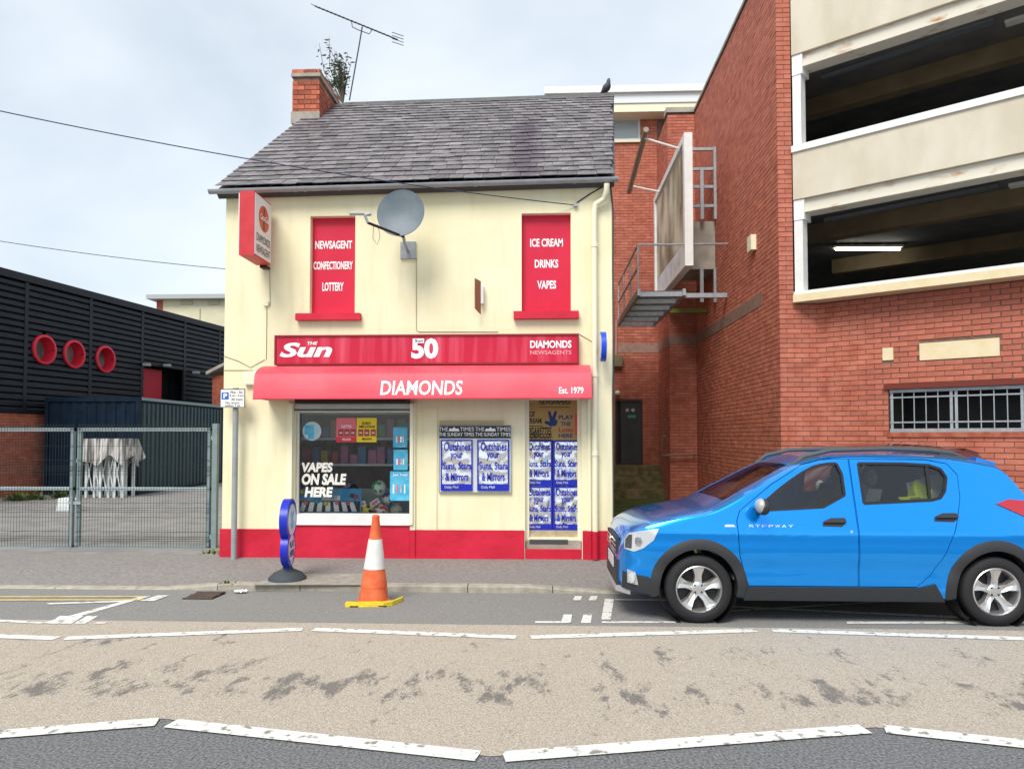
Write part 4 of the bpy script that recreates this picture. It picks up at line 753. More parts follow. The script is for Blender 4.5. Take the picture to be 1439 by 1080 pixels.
hr = thing('hand_rail', PY(930, 640, YP - .2), 'bent metal handrail against the alley wall', 'railing'); MB().tube([PY(936, 613, YP - .15), PY(930, 613, YP - .15), PY(930, 640, YP - .15), PY(980, 638, YP - .15)], .025, 8).build('rail', mat('rail_brown', (.2, .13, .1), rough=.6), hr)
for u in (940, 975): MB().tube([PY(u, 638.5, YP - .15), PY(u, 638.5, YP + .02)], .015, 6).build('bracket', steel, hr)
# billboard on the side wall, its lamp and the catwalk
XBd = PY(965, 280, 14.5).x; yn_, yf_ = 14.5, 18.55; zt_, zb_2 = PX(965, 186, XBd).z, PX(965, 373, XBd).z
zt_ = CAM.z + (PY(965, 186, 14.5).z - CAM.z); zb_2 = PY(965, 373, 14.5).z
bb = thing('billboard', (XBd, yn_, zb_2), 'white framed billboard seen almost edge-on on the brick side wall', 'billboard')
MB().box(XBd + .01, XBd + .12, yn_, yf_, zb_2, zt_).build('panel', white, bb)
poster = mat('billboard_print', (.10, .12, .07), (.62, .64, .5), 1.3, .35, stretch=(1, 1, .7), detail=3)
MB().box(XBd, XBd + .01, yn_ + .25, yf_ - .2, zb_2 + .55, zt_ - .2).build('poster', poster, bb); MB().box(XBd, XBd + .01, yn_ + .25, yf_ - .2, zb_2 + .15, zb_2 + .54).build('poster_strip', mat('poster_pale', (.5, .58, .66), (.75, .78, .8), 3, .4), bb)
fr_ = MB()
for a in ((yn_, yf_, zt_ - .14, zt_), (yn_, yf_, zb_2, zb_2 + .12), (yn_, yn_ + .18, zb_2 + .12, zt_ - .14), (yf_ - .15, yf_, zb_2 + .12, zt_ - .14)): fr_.box(XBd - .04, XBd + .009, *a)
fr_.build('frame', white, bb)
ps = PY(1007, 340, 15.7); cbz0, cbz1 = PY(990, 378, 15.7).z, PY(990, 311, 15.7).z
MB().box(XBd + .125, CXs - .002, 15.7, 16.9, cbz0, cbz1).build('concrete_bracket', rawconc, bb)
for v in (209, 237, 262, 289): z = PY(990, v, 15.6).z; MB().box(XBd + .12, CXs - .005, 15.6, 15.66, z - .03, z + .03).build('strut', steel, bb)
for u in (985, 1004): p0 = PY(u, 208, 15.6); MB().box(p0.x - .035, p0.x + .035, 15.53, 15.6, cbz1 + .001, PY(u, 208 if u > 1000 else 237, 15.6).z).build('post', steel, bb); MB().box(p0.x - .035, p0.x + .035, 15.62, 15.69, PY(u, 424, 15.6).z, cbz0 - .001).build('post', steel, bb)
A, B = PY(908, 182, 15.0), PY(884, 270, 17.9); lr = thing('billboard_lamp', A, 'long strip lamp on arms in front of the billboard', 'lamp'); MB().tube([A, B], .06, 8).build('lamp_tube', mat('lamp_brown', (.30, .25, .18), rough=.5), lr)
MB().tube([A + Vector((0, .25, -.08)), Vector((XBd, 15.2, zt_ - .05))], .022, 6).build('arm', white, lr); MB().tube([B + Vector((0, -.3, .05)), Vector((XBd, 17.7, zt_ - .12))], .022, 6).build('arm', white, lr)
cw = thing('catwalk', (XBd - .4, 14.6, PY(950, 409, 14.5).z), 'steel grating catwalk with handrail below the billboard', 'catwalk'); cz_ = PY(950, 409, 14.5).z; xa_, xb_ = PY(898, 409, 14.5).x, XBd - .06
gratm = mat('grating_steel', (.20, .22, .23), rough=.6, metal=.3)
for i in range(26): x_ = xa_ + .03 + (xb_ - xa_ - .06) * i / 25; MB().box(x_ - .006, x_ + .006, 14.55, 18.5, cz_ + .0, cz_ + .03).build('grating_bar', gratm, cw)
for i in range(6): y_ = 14.55 + 3.9 * i / 5; MB().box(xa_, xb_ + .05, y_, y_ + .08, cz_ - .09, cz_ - .001).build('cross_beam', steel, cw)
for x_ in (xa_, xb_): MB().box(x_ - .03, x_ + .03, 14.5, 18.55, cz_ - .08, cz_ + .05).build('side_beam', steel, cw)
for y_ in (14.62, 15.9, 17.2, 18.4): MB().tube([(xa_, y_, cz_), (xa_, y_, cz_ + .95)], .02, 6).build('post', steel, cw)
for h_ in (.5, .95): MB().tube([(xa_, 14.62, cz_ + h_), (xa_, 18.4, cz_ + h_)], .02, 6).build('rail', steel, cw)
MB().tube([(xa_, 14.62, cz_ + .95), (CXs, 14.62, cz_ + .95)], .02, 6).build('cross_rail', steel, cw); MB().box(xb_ + .03, CXs - .003, 14.7, 14.78, cz_ - .09, cz_ - .002).build('support_beam', steel, cw); MB().box(xb_ + .03, CXs - .003, 16.5, 16.58, cz_ - .09, cz_ - .002).build('support_beam', mat('mossy_beam', (.16, .2, .05), rough=.9), cw)

# ================================================================== THE YARD ON THE LEFT
BA, BB_ = PY(0, 600, 18.4), PY(313, 600, 28.7); BD = (BB_ - BA); BD.z = 0; BD.normalize(); BNr = Vector((BD.y, -BD.x, 0)); BAo = BA - BD * 6; BAo.z = 0; BL = 34
blk = thing('black_building', (BAo.x + BD.x * 12, BAo.y + BD.y * 12, 0), 'low black ribbed metal building with red round windows', 'building')
HT = PY(0, 379, 18.4).z; HBk = PY(30, 580, 18.9).z
def onB(u, v, d=0):
    r_ = ray(u, v); o0 = BAo + BNr * d; t = (o0 - CAM).dot(BNr) / r_.dot(BNr); p = CAM + r_ * t; return (p - o0).dot(BD), p.z
Bp = lambda a, z, d=0: BAo + BD * a + UP * z + BNr * d
def pbox(a0, a1, z0, z1, d0, d1, name, m, par): return MB().prism([Bp(a0, z0, d1), Bp(a1, z0, d1), Bp(a1, z1, d1), Bp(a0, z1, d1)], BNr * (d0 - d1)).build(name, m, par)
dz0, dz1 = onB(202, 516), onB(255, 560); dh = (dz0[0], onB(256, 530)[0], HBk - .3, onB(228, 519)[1])
holes_wall(MB(), BAo - BNr * .36, BD, BNr, 0, BL, HBk, HT, [dh], .5).quad(Bp(0, HT, 0), Bp(BL, HT, 0), Bp(BL, HT + .1, -14), Bp(0, HT + .1, -14)).quad(Bp(0, 0, -.04), Bp(0, 0, -14), Bp(0, HT, -14), Bp(0, HT, -.04)).build('wall', clad, blk)
pbox(dh[0], dh[1], dh[2], dh[3], -.6, -.55, 'door_recess', black, blk); pbox(dh[0], dh[0] + (dh[1] - dh[0]) * .62, dh[2], dh[3] - .01, -.3, -.25, 'red_door', mat('door_red', (.5, .02, .04), rough=.6), blk)
PHP = ((61, 491, 21.5), (103, 497.5, 20.5), (147, 504.5, 19.5)); PH = [(*onB(u, v), h_ * Bp(onB(u, v)[0], 0).y / FPX) for u, v, h_ in PHP]
nr = 20; rh = (HT - .18 - HBk) / nr
for i in range(nr):
    z0 = HBk + i * rh; segs = [(0, BL)]
    if z0 < dh[3] and z0 + rh > dh[2]: segs = [(0, dh[0] - .02), (dh[1] + .02, BL)]
    for pa, pz_, pr0 in PH:
        dmin = max(0, abs(z0 + rh / 2 - pz_) - rh / 2)
        if dmin < pr0 * .82:
            hc = math.sqrt((pr0 * .82) ** 2 - dmin ** 2); segs = [t for p, q in segs for t in (((p, min(q, pa - hc)), (max(p, pa + hc), q)) if p < pa < q else ((p, q),))]
    for a0, a1 in segs: MB().prism([Bp(a0, z0, -.035), Bp(a0, z0 + .02, .02), Bp(a0, z0 + rh - .06, .02), Bp(a0, z0 + rh - .001, -.034)], BD * (a1 - a0)).build('cladding_board', clad, blk)
pbox(0, BL, HT - .17, HT + .03, -.03, .07, 'roof_trim', clad, blk)
for u in (35, 126, 199, 259, 308): a = onB(u, 500)[0]; pbox(a - .06, a + .06, HBk, HT - .18, -.03, .028, 'cover_strip', clad, blk)
bw = pbox(0, BL, 0, HBk - .002, -.3, -.06, 'brick_base', mortar, blk); brickwork(bw, Bp(4, 0, -.05), BD, BNr, 5.5, HBk, z0=0)
rr_ = mat('porthole_red', (.68, .02, .05), rough=.5)
for u, v, hh in ((61, 491, 21.5), (103, 497.5, 20.5), (147, 504.5, 19.5)):
    a, z = onB(u, v); c = Bp(a, z, .03); rad = hh * (c - CAM).y / FPX; M_ = Matrix.Translation(c) @ BNr.to_track_quat('Z', 'Y').to_matrix().to_4x4()
    ph = MB().lathe([(rad, -.04), (rad, .035), (rad * .84, .045), (rad * .80, -.30)], 28, M_, cap=False).build('porthole', rr_, blk, True); MB().lathe([(rad * .82, -.31), (rad * .82, -.30)], 24, M_).build('pane', mat('porthole_glass', (.30, .36, .36), (.12, .14, .15), 1.5, .15), ph)
for u, v in ((200, 512), (229, 513), (270, 523)): a, z = onB(u, v); pbox(a - .08, a + .1, z - .05, z + .04, .06, .25, 'flood_lamp', mat('lamp_grey', (.3, .31, .32), rough=.5), blk)
# container
YC = 19.5; k0, k1 = PY(62, 640, YC), PY(195, 640, YC); ct = PY(120, 558, YC).z
cont = thing('shipping_container', ((k0.x + k1.x) / 2, YC, 0), 'dark navy shipping container standing in the yard', 'container'); cdir = (PY(312, 640, 25.0) - k1); cdir.z = 0; cdir.normalize(); cnr = Vector((cdir.y, -cdir.x, 0))
MB().prism([(k0.x + .05, YC + .05, .02), (k1.x - .05, YC + .05, .02), Vector((k1.x - .05, YC + .05, .02)) + cdir * 6, Vector((k0.x + .05, YC + .05, .02)) + cdir * 6], (0, 0, ct - .06)).build('body', navy, cont)
def corr(O, d, n, L, m, steps):
    mb = MB(); p = L / steps
    for i in range(steps):
        q = [O + d * (i * p + t * p) + n * e for t, e in ((0, 0), (.3, 0), (.42, .035), (.88, .035), (1, 0))]
        for a, b in zip(q, q[1:]): mb.quad(a, b, b + UP * (ct - .3), a + UP * (ct - .3))
    return mb
corr(Vector((k0.x + .1, YC + .03, .15)), X_, FN, k1.x - k0.x - .2, navy, 9).build('end_panel', navy, cont); corr(Vector((k1.x - .03, YC + .1, .15)) + cnr * .0, cdir, cnr, 5.8, navy, 24).build('side_panel', mat('teal_paint', (.008, .032, .045), (.012, .045, .055), 3, .5), cont)
for x_ in (k0.x, k1.x - .1): MB().box(x_, x_ + .1, YC - .02, YC + .1, .0, ct).build('corner_post', navy, cont)
MB().box(k0.x + .1, k1.x - .1, YC - .015, YC + .08, ct - .12, ct).build('top_rail', navy, cont); MB().prism([Vector((k1.x - .04, YC + .1, ct - .08)), Vector((k1.x + .02, YC + .1, ct - .08)), Vector((k1.x + .02, YC + .1, ct)), Vector((k1.x - .04, YC + .1, ct))], cdir * 5.9).build('side_rail', mat('pale_rail', (.22, .3, .3), rough=.6), cont); MB().box(k0.x + .1, k1.x - .1, YC - .015, YC + .08, .0, .15).build('bottom_rail', navy, cont)
# folded gazebo
YG_ = 18.6; gx0, gx1 = PY(122, 660, YG_).x, PY(171, 660, YG_).x; gzb = .03; gzt = PY(146, 616, YG_).z
gz2 = thing('folded_gazebo', ((gx0 + gx1) / 2, YG_, gzb), 'folded white gazebo frame with bunched grey cloth by the container', 'gazebo'); wm = mat('white_tube', (.68, .72, .72), rough=.5)
for i in range(6):
    for j in range(2): x_ = gx0 + (gx1 - gx0) * (i / 5); y_ = YG_ + j * .5 + .05 * (i % 2); MB().box(x_ - .03, x_ + .03, y_ - .03, y_ + .03, gzb, gzt - .08).build('leg', wm, gz2); MB().box(x_ - .05, x_ + .05, y_ - .05, y_ + .05, gzb, gzb + .015).build('foot', wm, gz2)
for i in range(5):
    x_ = gx0 + (gx1 - gx0) * i / 5; x2 = gx0 + (gx1 - gx0) * (i + 1) / 5; MB().tube([(x_, YG_ - .04, .25), (x2, YG_ - .04, 1.2)], .016, 5).build('brace', wm, gz2); MB().tube([(x2, YG_ - .05, .25), (x_, YG_ - .05, 1.2)], .016, 5).build('brace', wm, gz2)
def drape(a, b):
    w = gx1 - gx0 + .3; ang_ = a * 2 * math.pi; hx, hy = w / 2, .42; cx, cy = (gx0 + gx1) / 2, YG_ + .25; k = 1 + .16 * math.sin(a * 60) * b + .15 * b; sx = max(-1, min(1, 1.35 * math.cos(ang_))); sy = max(-1, min(1, 1.35 * math.sin(ang_)))
    ln = .62 + .25 * noise.noise((math.cos(ang_) * 2, math.sin(ang_) * 2, 5)); return (cx + sx * hx * k * .88, cy + sy * hy * k, gzt - b * (ln + .12 * math.sin(a * 37)))
cl_ = MB().grid(drape, 150, 8); cl_.poly([drape(i / 40, 0) for i in range(40)]); cl_.build('cloth', mat('fold_shaded_cloth', (.12, .115, .11), (.60, .58, .56), 2.2, .85, stretch=(5, 3, .35), lo=.4, hi=.6), gz2, True, angle=70)  # fold shade painted into the grey cloth as dark and light vertical streaks
r = PY(93, 695, 15); jb = thing('white_block', (r.x, 15, .04), 'small white plastic block behind the gate', 'block'); MB().prism([(r.x - .22, 15, .04), (r.x + .2, 15, .04), (r.x + .16, 15, .34), (r.x - .17, 15, .36)], (0, .25, 0)).build('block_body', wm, jb); MB().box(r.x - .2, r.x + .18, 14.985, 14.999, .06, .1).build('foot_strip', steel, jb)
# gate: two mesh leaves between posts
YF = 10.25; GB = .11
def leaf(u0, u1, label, post_l):
    a, b = PY(u0, 690, YF).x, PY(u1, 690, YF).x; z1 = PY(150, 603, YF).z; zm_ = PY(150, 686, YF).z; zb = PY(150, 768, YF).z; g = thing('mesh_gate', ((a + b) / 2, YF, GB), label, 'gate', 'yard gate leaves')
    gs = mat('pale_gate_tube', (.36, .44, .45), (.42, .5, .5), 9, .5)
    for z in (zb, zm_, z1): MB().box(a, b, YF - .025, YF + .025, z - .025, z + .02).build('rail', gs, g)
    for x_ in (a, b - .05): MB().box(x_, x_ + .05, YF - .026, YF + .026, zb - .024, z1 + .021).build('stile', gatesteel, g)
    w = MB(); x_ = a + .03
    while x_ < b: w.box(x_ - .0016, x_ + .0016, YF - .035, YF - .0318, zb - .02, z1 + .07); x_ += .042
    z = zb + .02
    while z < z1 + .06: w.box(a, b, YF - .038, YF - .034, z - .002, z + .002); z += .2
    for zc in (zb + .12, zb + .52, zm_ + .28, z1 + .03):
        for dz in (-.03, 0, .03): w.box(a, b, YF - .045 + abs(dz) * .3, YF - .040 + abs(dz) * .3, zc + dz - .002, zc + dz + .002)
    o_ = w.build('wire_mesh', wiremat, g); o_['kind'] = 'stuff'; return g, zb, z1
g1, zb, z1 = leaf(-160, 104, 'left steel mesh gate leaf, cut off by the picture edge', False); g2, _, _ = leaf(109, 296, 'right steel mesh gate leaf beside the shop corner', True)
pst = thing('gate_post', (PY(302, 700, YF).x, YF, .08), 'grey steel gate post at the shop corner', 'post'); x_ = PY(302, 700, YF).x; MB().box(x_ - .035, x_ + .035, YF - .035, YF + .035, .08, z1 + .08).build('shaft', gatesteel, pst)
for z in (zb + .15, z1 - .12): MB().box(x_ - .09, x_ - .036, YF - .02, YF + .02, z - .03, z + .03).build('hinge', steel, pst)
x_ = PY(105, 700, YF).x; db = tag(MB().tube([(x_, YF - .07, .085), (x_, YF - .07, .8)], .014, 6).build('drop_bolt', steel, g1), 'drop bolt holding the leaf to the ground'); MB().box(x_ - .06, x_ + .12, YF - .06, YF - .04, zb + .6, zb + .64).build('latch', steel, g2)
weed(PY(298, 783, 9.75) * 1, 40, .16, 'tuft of weeds at the foot of the gate post'); weed((PY(316, 828, 8.0).x, 8.05, .0), 26, .10, 'small weed growing from the kerb joint by the drain')
for i, (u, y_) in enumerate(((20, 17.6), (45, 17.9), (84, 18.4))): weed((PY(u, 690, y_).x, y_, .03), 60, .35, ('low weeds at far left along the brick base', 'yellow-green weeds beside the brick base', 'weeds at the container corner')[i])
# far buildings
fb = thing('far_block', (-18, 48, 0), 'cream flat-roofed block far behind the black building', 'building'); f0, f1 = PY(229, 440, 48), PY(345, 440, 48); ft_ = PY(270, 421, 48).z
MB().box(f0.x, f1.x, 48, 60, 0, ft_).build('wall', mat('cream_panel', (.62, .58, .40), (.68, .64, .46), 2, .8), fb); MB().box(f0.x - .5, f0.x, 48.1, 59, 0, ft_).build('brick_end', brickold, fb); MB().box(f0.x - .9, f1.x + 1, 47.5, 61, ft_, ft_ + .28).build('flat_roof', mat('roof_grey', (.42, .43, .43), rough=.7), fb)
for u in (262, 300): p = PY(u, 425, 47.98); MB().box(p.x - .4, p.x + .4, 47.95, 47.99, p.z - .15, p.z + .12).build('vent', mat('vent_cream', (.5, .47, .34), rough=.8), fb)
for u in (281,): p = PY(u, 440, 47.98); MB().box(p.x - .03, p.x + .03, 47.97, 47.995, 4, ft_ - .6).build('panel_joint', mat('joint', (.4, .37, .25)), fb)
sh_ = thing('brick_outhouse', (PY(306, 560, 22).x, 22, 0), 'small old brick outhouse between container and shop', 'outhouse'); s0, s1 = PY(298, 560, 26).x, PY(330, 560, 26).x; st_ = PY(305, 527, 26).z; MB().box(s0, s1, 26, 28, 0, st_).build('wall', brickold, sh_); MB().prism([(s0 - .15, 25.8, st_), (s1, 25.8, st_ + .5), (s1, 25.8, st_ + .6), (s0 - .15, 25.8, st_ + .12)], (0, 2.4, 0)).build('roof', rawconc, sh_)
# ================================================================== CARS
def interp(pts, x):
    if x <= pts[0][0]: return pts[0][1]
    for (a, b), (c, d) in zip(pts, pts[1:]):
        if x <= c:
            t = (x - a) / (c - a); return b + (d - b) * t
    return pts[-1][1]
def smooth_pts(pts, n=1):
    # Chaikin corner cutting keeps the ends
    for _ in range(n):
        q = [pts[0]]
        for a, b in zip(pts, pts[1:]): q += [(a[0] * .75 + b[0] * .25, a[1] * .75 + b[1] * .25), (a[0] * .25 + b[0] * .75, a[1] * .25 + b[1] * .75)]
        pts = q + [pts[-1]]
    return pts
TOP = smooth_pts([(0, .58), (.03, .70), (.09, .79), (.2, .85), (.5, .93), (.8, .985), (1.0, 1.02), (1.4, 1.245), (1.75, 1.42), (2.0, 1.495), (2.5, 1.515), (3.1, 1.495), (3.45, 1.45), (3.58, 1.415), (3.66, 1.32), (3.80, 1.13), (3.93, 1.01), (4.02, .93), (4.06, .8), (4.08, .6)], 2)
WID = smooth_pts([(0, .50), (.05, .66), (.15, .765), (.35, .83), (.7, .856), (1.2, .866), (3.0, .866), (3.5, .85), (3.8, .81), (3.98, .74), (4.05, .66), (4.08, .56)], 2)
BOT = [(0, .30), (.15, .24), (.6, .2), (3.5, .2), (3.9, .27), (4.08, .34)]
BELT = [(0, 1.0), (1.2, .97), (2.2, 1.02), (3.1, 1.07), (4.08, 1.1)]
CL = 4.08
def Wside(x, z):
    w = interp(WID, x); zb = interp(BELT, x); u = min(z, zb); v = w * (1 - .085 * ((u - .62) / .42) ** 2) - (.012 if .42 < u < .5 else 0) * 0
    v += .012 * math.exp(-((u - .80) / .05) ** 2) - .02 * math.exp(-((u - .48) / .08) ** 2)
    if z > zb: v -= (z - zb) * .30
    return v
def section(x, inset=0, tinset=0, zb=None, K=26, RN=9):
    T = interp(TOP, x) - tinset; B = zb if zb is not None else interp(BOT, x); r = min(.095 if x > 1.3 else .07, (T - B) * .35); pts = [(0, B)]
    pts.append(((Wside(x, B) - inset) * .93, B)); zz_ = [B + .03 + (T - r - B - .03) * i / K for i in range(K + 1)]
    pts += [(Wside(x, z) - inset, z) for z in zz_]; we = Wside(x, T - r) - inset; wt = .30 * r if x > 1.3 else 0
    for i in range(1, RN + 1):
        t = R(90) * i / RN; pts.append(((we) * (math.cos(t) ** (2 / 2.6)) if i < RN else 0, T - r + r * math.sin(t) ** (2 / 2.6)))
    return pts
def Ztop(x, y):
    T = interp(TOP, x); r = .095 if x > 1.3 else .07; we = Wside(x, T - r); t = max(0, 1 - (abs(y) / we) ** 2.6) ** (1 / 2.6); return T - r + r * t
def loft(xs, **k):
    mb = MB(); secs = [section(x, **k) for x in xs]; n = len(secs[0]); ring = 2 * n - 2
    for x, s in zip(xs, secs):
        mb.v += [Vector((x, -y, z)) for y, z in s] + [Vector((x, y, z)) for y, z in s[-2:0:-1]]
    for i in range(len(xs) - 1):
        for j in range(ring): q = (j + 1) % ring; mb.f.append((i * ring + j, i * ring + q, (i + 1) * ring + q, (i + 1) * ring + j))
    mb.f.append(tuple(range(ring))[::-1]); mb.f.append(tuple((len(xs) - 1) * ring + j for j in range(ring))); return mb
def rawobj(mb, name='tmp'):
    me = bpy.data.meshes.new(name); me.from_pydata(mb.v, [], mb.f); bm = bmesh.new(); bm.from_mesh(me); bmesh.ops.recalc_face_normals(bm, faces=bm.faces); bm.to_mesh(me); bm.free()
    o_ = bpy.data.objects.new(name, me); COL.objects.link(o_); return o_
def boolean(me, cutters, op='DIFFERENCE'):
    o_ = bpy.data.objects.new('tmp', me); COL.objects.link(o_)
    for c in cutters: m_ = o_.modifiers.new('b', 'BOOLEAN'); m_.object = c; m_.operation = op; m_.solver = 'EXACT'
    dg_ = bpy.context.evaluated_depsgraph_get(); out = bpy.data.meshes.new_from_object(o_.evaluated_get(dg_)); bpy.data.objects.remove(o_); return out
def sprism(poly, y0, y1): return MB().prism([(x, y0, z) for x, z in poly], (0, y1 - y0, 0))
def grow(poly, d):
    cx = sum(p[0] for p in poly) / len(poly); cz = sum(p[1] for p in poly) / len(poly); out = []
    for x, z in poly: v = Vector((x - cx, z - cz)); v = v * (1 + d / max(v.length, .01)); out.append((cx + v.x, cz + v.y))
    return out
FW = smooth_pts([(1.33, .985), (1.60, 1.20), (1.86, 1.36), (2.0, 1.395), (2.14, 1.40), (2.14, 1.03), (1.33, .985)], 1)[:-1]
RW = [(2.30, 1.05), (2.30, 1.40), (2.7, 1.398), (2.93, 1.385), (3.03, 1.35), (3.065, 1.28), (3.03, 1.16), (2.98, 1.10), (2.90, 1.08)]
FD = [(1.26, .335), (1.18, .60), (1.165, .90), (1.20, .985), (1.50, 1.21), (1.80, 1.385), (1.98, 1.43), (2.212, 1.437), (2.212, .335)]
RD = [(2.226, .335), (2.226, 1.437), (2.9, 1.43), (3.09, 1.395), (3.165, 1.30), (3.15, 1.10), (3.07, .86), (2.96, .62), (2.84, .44), (2.72, .335)]
AX0, AX1, WR = .82, 3.409, .297
def make_shell():
    xs = sorted({*[CL * i / 90 for i in range(91)], .01, .02, .04, 4.07, 4.05})
    body = rawobj(loft(xs)); cav = rawobj(loft([1.1 + (3.70 - 1.1) * i / 50 for i in range(51)], inset=.05, tinset=.05, zb=.36))
    cuts = [cav]
    for ax in (AX0, AX1): cuts.append(rawobj(MB().lathe([(.352, -1.2), (.352, 1.2)], 48, Matrix.Translation((ax, 0, WR + .01)) @ Matrix.Rotation(R(90), 4, 'X'))))
    cuts.append(rawobj(MB().box(AX0 - .38, AX0 + .38, -.5, .5, .25, .3)))
    for p in (FW, RW): cuts.append(rawobj(sprism(p, -1.2, 1.2)))
    cuts.append(rawobj(MB().prism([(1.09, -.60, .98), (1.09, .60, .98), (1.72, .52, .98), (1.72, -.52, .98)], (0, 0, 1)))); cuts.append(rawobj(MB().prism([(3.59, -.47, 1.10), (3.59, .47, 1.10), (3.80, .55, 1.10), (3.80, -.55, 1.10)], (0, 0, .6))))
    me = boolean(body.data, cuts); doors = []
    for poly in (FD, RD):
        for s in (-1, 1):
            y0, y1 = (-1.2, -.4) if s < 0 else (.4, 1.2); c = rawobj(sprism(poly, y0, y1)); d = boolean(me.copy(), [c], 'INTERSECT'); c2 = rawobj(sprism(grow(poly, .007), y0, y1)); me2 = boolean(me, [c2]); me = me2; doors.append((poly is FD, s, d))
            for q in (c, c2): bpy.data.objects.remove(q)
    for q in cuts + [body]: bpy.data.objects.remove(q)
    return me, doors
SHELL = make_shell()
def fin(me, m, parent, name, inner=None):
    me = me.copy(); me.materials.clear(); me.materials.append(m)
    for p in me.polygons: p.use_smooth = True; p.material_index = 0
    me.set_sharp_from_angle(angle=R(28)); o_ = bpy.data.objects.new(name, me); COL.objects.link(o_); o_.parent = parent; return o_
def patch(poly, off, m, parent, name, s=-1, thick=.012, step=.05):
    bm = bmesh.new(); vs = [bm.verts.new((x, 0, z)) for x, z in poly]; bm.faces.new(vs); xs = [p[0] for p in poly]; zs_ = [p[1] for p in poly]
    x = min(xs) + step
    while x < max(xs): bmesh.ops.bisect_plane(bm, geom=bm.verts[:] + bm.edges[:] + bm.faces[:], plane_co=(x, 0, 0), plane_no=(1, 0, 0)); x += step
    z = min(zs_) + step
    while z < max(zs_): bmesh.ops.bisect_plane(bm, geom=bm.verts[:] + bm.edges[:] + bm.faces[:], plane_co=(0, 0, z), plane_no=(0, 0, 1)); z += step
    for v in bm.verts: v.co.y = s * (Wside(v.co.x, v.co.z) + off)
    if thick:
        ret = bmesh.ops.extrude_face_region(bm, geom=bm.faces[:])
        for v in ret['geom']:
            if isinstance(v, bmesh.types.BMVert): v.co.y -= s * thick
    bmesh.ops.recalc_face_normals(bm, faces=bm.faces); me = bpy.data.meshes.new(name); bm.to_mesh(me); bm.free()
    for p in me.polygons: p.use_smooth = True
    me.set_sharp_from_angle(angle=R(40)); me.materials.append(m); o_ = bpy.data.objects.new(name, me); COL.objects.link(o_); o_.parent = parent; return o_
def ring_patch(cx, cz, r0, r1, a0, a1, off, m, parent, name, s, n=40):
    mb = MB(); th = .03
    P = lambda r, a, d: (cx + r * math.cos(a), s * (min(Wside(cx + r * math.cos(a), max(cz + r * math.sin(a), .22)) + d, .9)), max(cz + r * math.sin(a), .2))
    for i in range(n):
        a, b = a0 + (a1 - a0) * i / n, a0 + (a1 - a0) * (i + 1) / n; rm_ = (r0 + r1) / 2
        q = [P(r0, a, off - .1), P(r0, a, off), P(rm_, a, off + .012), P(r1, a, off * .3), P(r1, a, -.02)]; w = [P(r0, b, off - .1), P(r0, b, off), P(rm_, b, off + .012), P(r1, b, off * .3), P(r1, b, -.02)]
        for j in range(4): mb.quad(q[j], q[j + 1], w[j + 1], w[j])
    bm = bmesh.new(); me = bpy.data.meshes.new(name); me.from_pydata(mb.v, [], mb.f); bm.from_mesh(me); bmesh.ops.remove_doubles(bm, verts=bm.verts[:], dist=.0005); bmesh.ops.recalc_face_normals(bm, faces=bm.faces); bm.to_mesh(me); bm.free()
    for p in me.polygons: p.use_smooth = True
    me.set_sharp_from_angle(angle=R(50)); me.materials.append(m); o_ = bpy.data.objects.new(name, me); COL.objects.link(o_); o_.parent = parent; return o_
rubber = mat('window_rubber', (.01, .01, .012), rough=.5); seatm = mat('seat_cloth', (.12, .125, .13), (.18, .18, .185), 30, .9); chrome = mat('chrome', (.75, .76, .78), rough=.12, metal=1)
lampm = mat('headlamp', (.62, .66, .70), rough=.08, metal=.3, coat=1); tailm = mat('tail_lamp', (.42, .008, .02), rough=.12, coat=1); silver = mat('silver_plastic', (.5, .5, .5), rough=.4, metal=.4)
intm = mat('car_trim', (.3, .3, .3), rough=.8)
